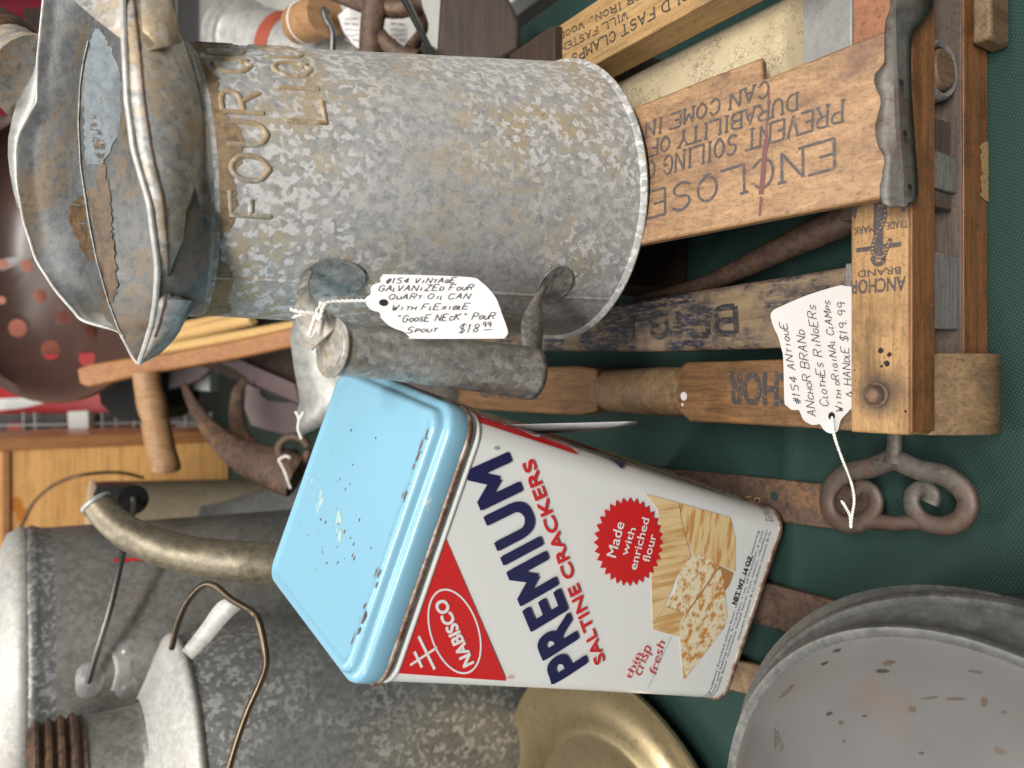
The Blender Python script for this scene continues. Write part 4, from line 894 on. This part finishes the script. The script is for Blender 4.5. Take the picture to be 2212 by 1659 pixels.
_bd = [o for o in gl.children if o.name.startswith('lid_dome')][0]; _dv = [v.co + gc for v in _bd.data.vertices]
_db = BVHTree.FromPolygons([tuple(q) for q in _dv], [tuple(p.vertices) for p in _bd.data.polygons]); rc2 = random.Random(8)
H2 = lambda cx, cy: (1591 + .3638 * cx, 1055.5 + .3638 * cy)
def dome_pt(x, y, off):
    r = ray(x, y).normalized(); h = _db.ray_cast(CAM, r); return h[0] + h[1] * off if h[0] and h[1].z > 0 else (h[0] - h[1] * off if h[0] else None)
chipm = plain('bare_dark_metal_chip', (.05, .048, .042), .6, .2, .4, 400); brownm = plain('brown_water_stain', (.105, .075, .055), .5, 0, .4, 200)
for k, (cx, cy, rx, ry, ang, mt) in enumerate(((1160, 893, 105, 34, .05, 0), (598, 963, 26, 11, -.3, 0), (522, 1041, 28, 9, -.35, 0), (905, 1037, 48, 16, -.15, 1), (868, 1084, 44, 14, .05, 0), (300, 1205, 68, 10, -.75, 1), (551, 1338, 20, 11, -.3, 0), (620, 1392, 17, 12, 0, 1), (762, 1352, 15, 6, 0, 0), (1042, 1312, 28, 18, .1, 1), (1100, 1572, 18, 9, 0, 0), (1470, 1270, 22, 30, .3, 1), (1585, 1330, 18, 10, 0, 1), (1150, 1245, 60, 8, -.1, 1), (1300, 1250, 70, 9, 0, 1), (1560, 1560, 40, 18, .5, 1), (640, 1500, 9, 6, 0, 0), (1420, 1090, 50, 7, .1, 1), (1480, 840, 90, 14, .25, 0))):
    pts_ = []
    for j in range(26):
        a = 2 * math.pi * j / 26; f_ = rc2.uniform(.62, 1.12); x = rx * f_ * math.cos(a); y = ry * f_ * math.sin(a)
        pts_.append(dome_pt(*H2(cx + x * math.cos(ang) - y * math.sin(ang), cy + x * math.sin(ang) + y * math.cos(ang)), .0003))
    if all(pts_): MB().poly(pts_).build('brown_stain' if mt else 'paint_chip', brownm if mt else chipm, gl, smooth=0)
# ---- big dark galvanised can, bottom left of the picture
oc = V((-.378, .78, 0)); d = thing('milk_can', 'dark mottled galvanised can with rusty threaded neck and wire bail', 'can', oc)
MB().lathe(oc, [(.0001, 0), (.128, 0), (.130, .003), (.130, .31), (.128, .318), (.1265, .33)], 96).build('body', M['galv_dark'], d, smooth=50)
MB().lathe(oc, [(.1265, .328), (.1305, .331), (.131, .3345), (.128, .338), (.118, .343), (.095, .354), (.074, .365)], 96).build('shoulder', M['galv_light'], d, smooth=60)
MB().lathe(oc, [(.073, .363), (.0705, .368), (.0695, .37), (.0695, .415)], 64).build('neck', M['galv_pail'], d, smooth=50)
pr = [(.0715, .412)]
for k in range(4): z = .416 + k * .0095; pr += [(.0705, z), (.0745, z + .003), (.0745, z + .0055), (.0705, z + .0085)]
pr += [(.068, .456), (.066, .450), (.064, .43), (.001, .43)]
MB().lathe(oc, pr, 64).build('threaded_collar', M['rust'], d, smooth=50)
wp = [(371, 1400, .62), (385, 1345, .61), (405, 1300, .60), (438, 1264, .59), (465, 1266, .585), (500, 1295, .58), (545, 1322, .575), (560, 1345, .57), (572, 1400, .565), (574, 1440, .56), (560, 1480, .555), (535, 1535, .55), (512, 1600, .545), (495, 1659, .54), (480, 1720, .54)]
MB().tube([W(*q) for q in wp], .0026, 10, 6).build('wire_bail', M['wirebrass'], d, smooth=80)
mb = MB(); A = [W(394, 1404, .635), W(432, 1355, .612), W(470, 1303, .60), W(500, 1290, .60)]; B = [W(416, 1424, .635), W(455, 1385, .612), W(495, 1338, .60), W(524, 1312, .60)]
mb.loft([[a, b] for a, b in zip(catmull(A, 6), catmull(B, 6))], False); mb.build('ear_strap', M['galv_light'], d, smooth=60, solid=.0012)
# ---- tall pail behind it
pc = V((-.315, 1.02, 0)); d = thing('lidded_pail', 'tall galvanised pail with pale lid and red stripe, behind the dark mottled can', 'pail', pc)
MB().lathe(pc, [(.0001, 0), (.135, 0), (.137, .004), (.1455, .43), (.1455, .436)], 96).build('body', M['galv_pail'], d, smooth=50)
MB().lathe(pc, [(.1455, .430), (.1462, .440), (.148, .445), (.1495, .448), (.1495, .452), (.148, .454), (.146, .455)], 96).build('rolled_rim', M['galv_dark'], d, smooth=50)
MB().lathe(pc, [(.147, .4545), (.149, .457), (.1475, .463), (.142, .474), (.12, .482), (.0001, .486)], 96).build('lid', M['galv_light'], d, smooth=60)
ear = HY(189, 1470, .895); dirn = (ear - V((pc.x, pc.y, ear.z))).normalized()
e0 = V((pc.x, pc.y, 0)) + dirn * .143; mb = MB()
def onp(x, y):
    r = ray(x, y); o = CAM - pc; R_ = .1445; a = r.x ** 2 + r.y ** 2; b = 2 * (o.x * r.x + o.y * r.y); c = o.x ** 2 + o.y ** 2 - R_ ** 2; dd = b * b - 4 * a * c
    return CAM + r * ((-b - math.sqrt(max(dd, 0))) / (2 * a))
for (x, y, r0) in ((189, 1470, .015), (272, 1407, .010), (272, 1485, .010)):
    p = onp(x, y); n_ = V((p.x - pc.x, p.y - pc.y, 0)).normalized(); mb.lathe(p - n_ * .001, [(r0 * 1.25, 0), (r0, .0012), (r0 * .5, .002), (r0 * .3, .0035), (.0001, .004)], 24, n_)
p1_, p2_ = onp(255, 1395), onp(255, 1495); n_ = V((p1_.x - pc.x, p1_.y - pc.y, 0)).normalized()
mb.tube([onp(262, 1400) , onp(268, 1445), onp(262, 1490)], [.010, .008, .010], 12, 5, .18, up=n_)
mb.build('cast_ear', M['silver'], d, smooth=70)
mb = MB(); mb.poly([onp(*q) + V((.0, -.0012, 0)) for q in ((245, 1207), (245, 1214), (290, 1211), (332, 1209), (332, 1203), (290, 1205))]); mb.build('red_stripe', M['red'], d, smooth=0)
MB().tube([onp(189, 1470) + V((0, -.006, 0)), HY(215, 1390, .862), HY(240, 1305, .866), HY(262, 1210, .885), HY(278, 1140, .92), HY(289, 1095, .955), HY(288, 1076, .965)], .0033, 10, 5).build('wire_bail', M['wire'], d, smooth=80)
MB().tube([HY(288, 1080, .967), HY(262, 1072, 1.01), HY(235, 1069, 1.06)], .0175, 20, 3).build('bail_grip', M['black'], d, smooth=50)
MB().tube([W(235, 1080, 1.06), W(215, 1130, 1.08), W(198, 1185, 1.1)], .0036, 10, 3).build('wire_bail', M['wire'], d, smooth=80)
# ---- tan pail behind
kc = V((-.372, 1.70, 0)); d = thing('tan_pail', 'tan stained metal pail with a long thin wire bail, in front of the varnished cabinet', 'pail', kc)
MB().lathe(kc, [(.0001, 0), (.155, 0), (.158, .004), (.175, .335), (.178, .338), (.177, .342), (.172, .34), (.15, .02), (.0001, .02)], 72).build('body', M['crock'], d, smooth=50)
MB().tube([W(310, 1032, 1.55), W(268, 1022, 1.5), (W(220, 1021, 1.48)), W(160, 1030, 1.46), W(110, 1052, 1.46), W(70, 1090, 1.46), W(40, 1150, 1.48), W(20, 1175, 1.5), W(2, 1195, 1.5), W(-30, 1240, 1.52)], .0032, 8, 5).build('wire_bail', M['wirebrass'], d, smooth=80)
# things between pails
s_ = thing('wooden_stick', 'thin orange brown stick leaning between the mottled can and the tall pail', 'stick', HZ(900, 1330, .0))
MB().tube([W(430, 1392, .80), W(655, 1352, .80), HZ(930, 1325, .005)], .0062, 10, 0).build('shaft', M['woodsaw'], s_)
s_ = thing('zinc_funnel', 'pale grey sheet metal piece showing between the bent pipe and the cracker tin', 'funnel', V((-.22, 1.25, 0)))
MB().lathe((-.235, 1.22, 0), [(.09, 0), (.092, .004), (.05, .19), (.046, .22), (.047, .225)], 48).build('cone', M['silver'], s_, smooth=60)
# ---- bent pipe
b_ = thing('bent_pipe', 'curved tarnished metal spout pipe with open end, rising behind the cracker tin', 'pipe', W(600, 1215, .62))
pp = [(206, 1083, .605), (235, 1118, .603), (275, 1150, .60), (330, 1176, .598), (400, 1197, .60), (480, 1209, .602), (560, 1216, .606), (660, 1224, .62), (800, 1232, .66), (960, 1240, .735)]
MB().tube([W(*q) for q in pp], [.0112, .0115, .0125, .0135, .0145, .0155, .0165, .0175, .018, .018], 26, 6, caps=False).build('tube', M['spout'], b_, smooth=70, solid=.0012)
MB().tube([W(206, 1083, .605), W(212, 1091, .6045)], .0118, 26, 0, caps=False).build('lip', M['silver'], b_, smooth=70, solid=.0014)
# ---- ice tongs / horn shaped iron
tg_ = thing('iron_tongs', 'rusty curved iron tongs with two horn shaped prongs, behind the cracker tin', 'tongs', W(600, 1010, 1.0))
R7 = lambda cx, cy, dd: W(329 + .248 * cx, 658 + .248 * cy, dd)
mb = MB(); mb.tube([R7(270, 690, 1.12), R7(330, 830, 1.1), R7(420, 980, 1.08), R7(540, 1130, 1.05), R7(700, 1270, 1.02), R7(900, 1370, 1.0), R7(1080, 1430, .99), R7(1260, 1500, .98)], [.005, .008, .011, .014, .019, .026, .029, .029], 16, 5, .45, up=tuple(-FW))
mb.tube([R7(800, 660, 1.14), R7(745, 760, 1.13), R7(730, 900, 1.12), R7(750, 1080, 1.09), R7(850, 1230, 1.04), R7(1050, 1310, 1.02), R7(1200, 1330, 1.0)], [.006, .009, .011, .012, .0135, .015, .017], 16, 5, .55, up=tuple(-FW))
mb.build('prongs', M['rust'], tg_, smooth=70)
mb = MB(); ring = [R7(1230 + 130 * math.cos(a), 1270 + 120 * math.sin(a), .99) for a in [k * .5 for k in range(13)]]; mb.tube(ring, .006, 10, 3); mb.build('ring', M['rust'], tg_, smooth=70)
string(tg_, [(329 + .248 * 1100, 658 + .248 * 1350, .955), (329 + .248 * 1150, 658 + .248 * 1450, .95), (329 + .248 * 1205, 658 + .248 * 1600, .945)], .0018)
string(tg_, [(329 + .248 * 1100, 658 + .248 * 1350, .955), (329 + .248 * 1160, 658 + .248 * 1320, .955), (329 + .248 * 1200, 658 + .248 * 1335, .955)], .0018)
# ---- silver sheet can behind the handle
sv = thing('tin_scoop', 'dented silver sheet metal scoop standing behind the oil can handle', 'scoop', W(700, 860, .8))
mb = MB(); A = [R7(1230, 150, .74), R7(1200, 270, .74), R7(1240, 560, .75), R7(1290, 840, .76), R7(1265, 940, .76), R7(1260, 1060, .76), R7(1310, 1140, .77)]; rows = []
for i, a in enumerate(A): rows.append([a, a + V((.02, -.045, -.02)), a + V((.03, -.05, -.08)), a + V((.03, -.03, -.16)), a + V((.03, 0, -.28))])
mb.loft(rows, False); mb.build('sheet', M['silver'], sv, smooth=80, solid=.0012)
string(sv, [(329 + .248 * 1250, 658 + .248 * 930, .70), (329 + .248 * 1280, 658 + .248 * 1000, .70), (329 + .248 * 1270, 658 + .248 * 1080, .70), (329 + .248 * 1300, 658 + .248 * 1170, .70)], .0014)
string(sv, [(329 + .248 * 1320, 658 + .248 * 935, .70), (329 + .248 * 1300, 658 + .248 * 970, .70), (329 + .248 * 1280, 658 + .248 * 1000, .70)], .0014)
# ---- bow saw frame with twisted rope and turned handle
bs = thing('bow_saw', 'wooden bow saw frame with twisted rope and turned handle, behind the oil can spout', 'saw', W(500, 760, 1.1))
S1 = lambda cx, cy, dd: W(.3638 * cx, 548.6 + .3638 * cy, dd)
Sx = lambda cx, cy: (.3638 * cx, 548.6 + .3638 * cy)
Sx = lambda cx, cy: (.3638 * cx, 548.6 + .3638 * (cy - 0) - 184.8 + 0)
S1 = lambda cx, cy, dd: W(.3638 * cx, 548.6 + .3638 * cy, dd)
top = [(455, 680), (530, 655), (800, 610), (1000, 590), (1400, 510), (1760, 430), (1900, 400)]; bot = [(470, 770), (520, 790), (800, 725), (1000, 690), (1400, 620), (1760, 545), (1900, 515)]
dd = [1.12, 1.12, 1.1, 1.09, 1.06, 1.03, 1.02]
rows = []
for (a, b), (c, e), q in zip(top, bot, dd):
    p1_ = S1(a, b, q); p2_ = S1(c, e, q); k = FW * .022; rows.append([p1_, p2_, p2_ + k, p1_ + k])
MB().loft(rows, True, True, True).build('frame_bar', M['woodsaw'], bs, bevel=.003, smooth=40)
MB().tube([S1(868, 705, 1.09), S1(880, 800, 1.09), S1(903, 900, 1.085), S1(922, 985, 1.08), S1(925, 1000, 1.08), S1(940, 1090, 1.075), S1(965, 1190, 1.07), S1(985, 1265, 1.065), S1(988, 1285, 1.065)], [.019, .0188, .0205, .0178, .0192, .0200, .0195, .0200, .0185], 24, 5).build('turned_handle', M['woodhandle'], bs, smooth=60)
def rope(name, a, b, r, parent, turns):
    a = V(a); b = V(b); t = (b - a).normalized(); n1 = t.orthogonal().normalized(); n2 = t.cross(n1); n = turns * 10; mb = MB()
    for ph in (0, math.pi):
        mb.tube([a.lerp(b, k / n) + (n1 * math.cos(2 * math.pi * k / 10 + ph) + n2 * math.sin(2 * math.pi * k / 10 + ph)) * r * .56 for k in range(n + 1)], r * .5, 8, 0)
    return mb.build(name, M['rope'], parent, smooth=80)
rope('twisted_rope', S1(900, 580, 1.12), S1(1800, 420, 1.05), .0085, bs, 26)
rope('twisted_rope', S1(1000, 500, 1.14), S1(1500, 385, 1.1), .011, bs, 12)
rope('twisted_rope', S1(1000, 460, 1.14), S1(1500, 360, 1.12), .011, bs, 12)
rope('twisted_rope', S1(1000, 530, 1.14), S1(1400, 470, 1.12), .008, bs, 12)
# ---- brown wooden box and mauve board behind
bx = thing('brown_box', 'dark brown wooden box lying tilted behind the bow saw', 'box', W(560, 850, 1.3))
mb = MB(); q = [R7(480, 520, 1.24), R7(1400, 330, 1.15), R7(1330, 880, 1.12), R7(1240, 870, 1.12), R7(800, 640, 1.2), R7(560, 510, 1.24)]
mb.prism(q, FW * .12).build('side', M['boxbrown'], bx, bevel=.003)
MB().prism([R7(540, 505, 1.235), R7(760, 480, 1.19), R7(1240, 690, 1.1), R7(1290, 865, 1.1), R7(900, 700, 1.17), R7(780, 640, 1.2)], FW * .004).build('edge_strip', M['mauve'], bx, bevel=.001)
mv = thing('mauve_board', 'flat mauve grey board with a curved notch standing among the tools', 'board', W(600, 900, 1.4))
MB().prism([R7(*q, 1.40) for q in ((820, 600), (930, 700), (950, 790), (1010, 835), (1100, 845), (1320, 860), (1380, 1000), (1320, 1150), (1150, 1130), (980, 1090), (860, 1050), (800, 900))], FW * .012).build('panel', M['mauve'], mv, bevel=.001)
mv = thing('mauve_pan', 'mauve grey rounded pan edge below the bow saw bar', 'pan', W(400, 830, 1.5))
MB().prism([R7(*q, 1.5) for q in ((40, 560), (560, 470), (520, 560), (420, 650), (300, 700), (120, 745), (60, 740))], FW * .02).build('side', M['mauve'], mv, bevel=.004)
wb = thing('white_box', 'small white box edge behind the mauve pan', 'box', W(440, 830, 1.7))
MB().prism([R7(*q, 1.62) for q in ((330, 640), (500, 580), (500, 755), (350, 745))], FW * .05).build('carton', M['white'], wb, bevel=.002)
# ---- colander
cc = W(140, 620, 1.32); cd = thing('colander', 'large dark brown enamel colander with round drain holes, behind the oil can hood', 'colander', cc)
def ell(s, sy=1.0, off=V((0, 0, 0))): return [cc + off + DN * math.cos(a) * .215 * s + RT * math.sin(a) * .235 * s * sy for a in [2 * math.pi * k / 64 for k in range(64)]]
ctr = (120, 545)
def cl(s, dep, k=64): return [W(ctr[0] - 0 + 262 * s * math.cos(a), ctr[1] + 325 * s * math.sin(a), 1.30 + dep) for a in [2 * math.pi * j / k for j in range(k)]]
co_ = MB().loft([cl(1.0, 0), cl(.985, -.012), cl(.94, -.006), cl(.9, .02), cl(.75, .065), cl(.5, .1), cl(.25, .115), cl(.02, .12)], True).build('bowl', M['colander'], cd, smooth=60)
HL = [(160, 70, 38), (240, 250, 42), (375, 375, 42), (105, 440, 55), (540, 455, 40), (300, 570, 58), (515, 620, 50), (10, 275, 25), (20, 60, 30), (-90, 380, 45), (400, 180, 36), (330, 60, 36)]
def cdep(x, y):
    s = math.hypot((x - ctr[0]) / 262, (y - ctr[1]) / 325); tab = [(0, .12), (.25, .115), (.5, .1), (.75, .065), (.9, .02), (1, 0)]
    for (a, b), (c, e) in zip(tab, tab[1:]):
        if a <= s <= c: return b + (e - b) * (s - a) / (c - a)
    return 0
cut = MB()
for cx, cy, r in HL:
    x, y = .3638 * cx, 548.6 + .3638 * cy; p = W(x, y, 1.30 + cdep(x, y)); rd = r * .3638 * 1.35 / FPX; n_ = ray(x, y).normalized()
    cut.prism(disc(p - n_ * .03, n_, rd, 20, .85, tuple(DN)), n_ * .06)
cu = cut.build('cutter', M['hole'], None, smooth=0)
q = co_.modifiers.new('thick', 'SOLIDIFY'); q.thickness = .003; q.offset = 0
q = co_.modifiers.new('cut', 'BOOLEAN'); q.object = cu; q.operation = 'DIFFERENCE'; q.solver = 'EXACT'
bpy.context.view_layer.update()
nm = bpy.data.meshes.new_from_object(co_.evaluated_get(bpy.context.evaluated_depsgraph_get())); co_.modifiers.clear(); co_.data = nm; nm.set_sharp_from_angle(angle=math.radians(50))
bpy.data.objects.remove(cu)
sal = thing('salmon_crock', 'salmon coloured pot glimpsed through the holes of the brown colander', 'pot', W(150, 640, 1.75))
sp_ = W(130, 620, 1.72)
MB().lathe(sp_ + V((0, 0, -.16)), [(.0001, 0), (.10, 0), (.15, .08), (.16, .2), (.14, .28), (.0001, .28)], 48).build('body', plain('salmon_glaze', (.42, .15, .10), .5, 0, .4, 14), sal, smooth=60)
cs = thing('dark_gap_filler', 'added black rounded crate holding up the brown colander, mostly hidden', 'filler', W(300, 850, 1.5))
MB().prism([W(200, 560, 1.46), W(352, 560, 1.46), W(352, 700, 1.46), W(338, 880, 1.46), (W(300, 910, 1.46)), W(250, 906, 1.46), W(215, 872, 1.46), W(205, 800, 1.46)], FW * .2).build('side', M['hole'], cs, bevel=.004)  # added block, near-black to stand in for the dark opening under the colander
# ---- red sign with white ribbon
sg = thing('red_sign', 'glossy red advertising sign with a white wave stripe, left of the colander', 'sign', W(150, 860, 2.3))
SGN = Plane(W(150, 860, 2.3), DN, RT)
MB().prism([SGN.hit(*q) for q in ((-60, 560), (430, 560), (430, 930), (-60, 930))], -SGN.n * .02).build('panel', M['redsign'], sg, bevel=.003)
mb = MB(); up = catmull([(-60, 863, 0), (30, 860, 0), (90, 856, 0), (140, 848, 0), (200, 843, 0), (260, 846, 0)], 6); lo = catmull([(-60, 888, 0), (30, 884, 0), (90, 872, 0), (140, 860, 0), (200, 849, 0), (260, 847, 0)], 6)
mb.loft([[SGN.at(*SGN.uv(a.x, a.y), .002), SGN.at(*SGN.uv(b.x, b.y), .002)] for a, b in zip(up, lo)], False); ribbon2d(mb, [SGN.uv(*q) for q in ((-20, 775), (10, 790), (25, 800), (20, 812), (0, 818), (-20, 812))], .003, SGN.at, .002)
mb.build('white_wave', M['white'], sg, smooth=0)
# ---- wire rack and white carton
rk = thing('wire_rack', 'chrome wire rack with small packets, between the red sign and the cabinet', 'rack', W(200, 930, 2.2))
mb = MB()
for y, r in ((932, .0045), (947, .006), (917, .003)): mb.tube([W(-60, y + 3, 2.15), W(300, y - 3, 2.15), W(520, y - 6, 2.15)], r, 8, 0)
for x in (50, 75, 170, 220, 250, 290, 350, 400, 455): mb.tube([W(x, 890, 2.15), W(x + 2, 950, 2.15)], .0025, 8, 0)
mb.build('wires', M['silver'], rk, smooth=80)
MB().prism([W(*q, 2.2) for q in ((-60, 895), (520, 890), (520, 960), (-60, 960))], FW * .05).build('dark_back', plain('dark_shelf_goods', (.06, .05, .05), .6, 0, .8, 14), rk, smooth=0)
cx_ = thing('white_carton', 'small white carton on the wire rack by the red sign', 'carton', W(165, 910, 2.12))
MB().prism([W(*q, 2.12) for q in ((145, 889), (190, 887), (191, 927), (147, 928))], FW * .03).build('box', M['white'], cx_, bevel=.002)
for k, (x0, x1, c_) in enumerate(((15, 45, (.5, .07, .02)), (110, 140, (.12, .05, .04)), (230, 290, (.1, .02, .03)), (300, 340, (.3, .2, .18)), (380, 440, (.25, .24, .22)))):
    p_ = MB().prism([W(*q, 2.17) for q in ((x0, 915), (x1, 913), (x1, 943), (x0, 944))], FW * .02).build('packet', plain('packet_colour', c_, .5), None, bevel=.002)
    tag(p_, ['orange packet at the far left of the wire rack', 'brown packet left of the white carton on the rack', 'dark maroon packet right of the white carton on the rack', 'pinkish packet in the middle of the wire rack', 'light grey packet at the right end of the wire rack'][k], 'packet', 'packets on the wire rack')
# ---- varnished cabinet
kb = thing('wooden_cabinet', 'orange varnished wooden cabinet with framed panel at the back of the green table', 'cabinet', HZ(480, 1050, 0))
yb = 2.05; C1 = lambda x, y, Y=2.05: HY(x, y, Y)
xr = HY(300, 937, yb).x; xl = -1.15; zt_ = .62
MB().box(xl, xr, yb, yb + .35, 0, zt_).build('body', M['cabinet'], kb, bevel=.004)
MB().box(xr - .028, xr + .004, yb - .012, yb, 0.002, zt_).build('corner_moulding', M['woodsaw'], kb, bevel=.004)
MB().box(xl, xr - .03, yb - .008, yb, .48, .495).build('cross_moulding', M['woodsaw'], kb, bevel=.002)
mb = MB()
for (x, y) in ((35, 1090), (48, 1112)): p = HY(x, y, yb - .0006); mb.poly([p + V((.018 * math.cos(a), 0, .012 * math.sin(a))) for a in [k * .5 for k in range(12)]])
mb.build('orange_stain', plain('orange_stain', (.5, .17, .02), .4), kb, smooth=0)

# ================================================================ THINGS AT THE TOP EDGE (picture), right of the can
S3 = lambda cx, cy, dd: W(384 + .372 * cx, .372 * cy, dd)
pv = thing('grey_grain_scoop', 'grey pipe shaped tin scoop with faded red band, behind the oil can', 'scoop', S3(600, 250, .95))
ax_ = (S3(1100, 420, .88) - S3(260, 200, 1.0)); a0 = S3(310, 215, 1.0)
MB().lathe(a0, [(.0455, 0), (.0465, .0), (.0465, .006), (.048, .012), (.0515, .018), (.053, .024), (.0525, .032), (.048, .034), (.0465, .038), (.0455, .34), (.0001, .34)], 56, ax_).build('tube', M['silver'], pv, smooth=50)
MB().lathe(a0, [(.0469, .105), (.0469, .128)], 56, ax_).build('red_band', plain('faded_red_band', (.32, .07, .04), .55, 0, .4, 60), pv, smooth=50)
MB().lathe(a0, [(.0445, -.001), (.044, .01), (.04, .1), (.0001, .1)], 56, ax_).build('shaded_inside', M['galv_dark'], pv, smooth=50)  # darker liner stands in for the shade within the open tube
wh = thing('bail_grip', 'round wooden bail grip with wire hook, in front of the pale table', 'grip', S3(800, 100, .82))
MB().tube([S3(860, 85, .80), S3(790, 115, .82), S3(700, 145, .85)], [.0225, .0225, .021], 24, 4).build('wooden_grip', M['woodhandle'], wh, smooth=50)
MB().tube([S3(868, 70, .79), S3(848, 60, .785), S3(862, 115, .785), S3(885, 150, .785), S3(900, 200, .785), S3(895, 330, .79)], .0036, 8, 5).build('wire_hook', M['wire'], wh, smooth=80)
MB().lathe(S3(745, 130, .835), [(.0225, -.0012), (.0232, 0), (.0225, .0012)], 24, S3(700, 145, .85) - S3(860, 85, .80)).build('cord', M['string'], wh, smooth=50)
ir = thing('cast_iron_clamp', 'rusty brown cast iron clamp frame with cross arm, between two white tags', 'clamp', S3(1130, 200, .75))
mb = MB(); mb.tube([S3(1150, -60, .74), S3(1140, 60, .74), S3(1125, 180, .74), S3(1120, 360, .74)], [.0125, .0125, .012, .0125], 12, 4, .8, up=tuple(-FW))
mb.tube([S3(880, -40, .76), S3(1000, 5, .76), S3(1130, 40, .75), S3(1280, 50, .74), S3(1420, 30, .74)], [.006, .007, .009, .009, .008], 12, 4)
mb.tube([S3(1150, 200, .745), S3(1210, 255, .74), S3(1290, 310, .735), S3(1400, 340, .73)], [.010, .009, .008, .008], 12, 4)
mb.tube([S3(1370, -30, .76), S3(1400, 60, .755), S3(1430, 160, .75), S3(1350, 290, .745)], [.006, .007, .006, .008], 12, 4, .7)
mb.build('casting', M['rust'], ir, smooth=70)
bl = thing('black_rod', 'thin glossy black metal rod crossing the iron frame', 'rod', S3(1400, 200, .7))
MB().tube([S3(1300, -40, .71), S3(1400, 160, .70), S3(1490, 340, .69)], [.0085, .0065, .006], 12, 4, .5).build('bar', M['black'], bl, smooth=60)
tagmat = M['paper']
for k, (poly_, lab) in enumerate(((((930, 90), (1000, 30), (1070, 40), (1060, 290), (1010, 250), (960, 180)), 'white lace like tag left of the rusty iron frame'), (((1200, 75), (1300, 80), (1340, 140), (1330, 290), (1250, 270), (1200, 200)), 'white tag right of the rusty iron frame upright'))):
    tt = thing('price_tag', lab, 'price tag', S3(poly_[0][0], poly_[0][1], .8))
    q = [S3(x, y, .80) for x, y in poly_]; MB().prism(q, FW * .0005).build('card', M['paper'], tt, smooth=0)
    mb = MB(); pl_ = Plane(q[0], DN, RT); xs = [p[0] for p in poly_]
    for j in range(5):
        y = 110 + j * 32; a = 384 + .372 * (min(xs) + 38), .372 * y; b = 384 + .372 * (max(xs) - 22), .372 * (y + 8)
        put_strokes(mb, pl_, ['tool', 'old iron', 'farm', 'wrench', '12.99'][j], a, b, (a[0], a[1] - 6), .0004, .0006, .05, .2) if j in (1, 4) else ribbon2d(mb, [pl_.uv(a[0] + (b[0] - a[0]) * t / 9, a[1] + random.uniform(-2, 2)) for t in range(10)], .0005, pl_.at, .0006)
    mb.build('handwriting', plain('faint_ink', (.35, .3, .32), .8), tt, smooth=0)
db = thing('dark_bracket', 'dark brown rounded wooden block with chipped edge at the side of the green table', 'block', S3(1700, 150, .85))
MB().prism([S3(*q, .72) for q in ((1525, -60), (1900, -60), (1950, 40), (1985, 120), (1990, 200), (1985, 290), (1870, 350), (1500, 350))], FW * .06).build('block', M['boxbrown'], db, bevel=.004)
# ---- far upper corner: crimson cloth and dark shelf
rc_ = thing('crimson_cloth', 'deep crimson cloth hanging at the back, beyond the oil can spout', 'cloth', W(50, 150, 2.6))
mb = MB(); rows = []
for i in range(30):
    y = -60 + i * 14; rows.append([W(x, y, 2.6 + .03 * math.sin(i * .9) + .01 * math.sin(x * .05)) for x in (-80, 20, 60, 100, 140)])
mb.loft(rows, False).build('drape', M['redcloth'], rc_, smooth=80) if False else None
MB().loft(rows, False).build('drape', M['redcloth'], rc_, smooth=80)
ds = thing('brown_shelf', 'dark brown shelf end hanging over the crimson cloth', 'shelf', W(110, 40, 2.3))
MB().prism([W(*q, 2.3) for q in ((48, 15), (160, 15), (160, 110), (70, 95), (52, 60))], FW * .05).build('board', M['boxbrown'], ds, bevel=.004)
dk = thing('pale_dish', 'pale grey dish edge between the crimson cloth and the colander', 'dish', W(20, 300, 1.9))
MB().tube([W(-20, 255, 1.9), W(10, 275, 1.9), W(30, 330, 1.9), W(30, 400, 1.9)], [.012, .016, .012, .008], 12, 4).build('rim', M['silver'], dk)
MB().prism([W(*q, 2.0) for q in ((-60, 265), (60, 250), (60, 420), (-60, 420))], FW * .05).build('side', M['galv_dark'], dk, bevel=.01)
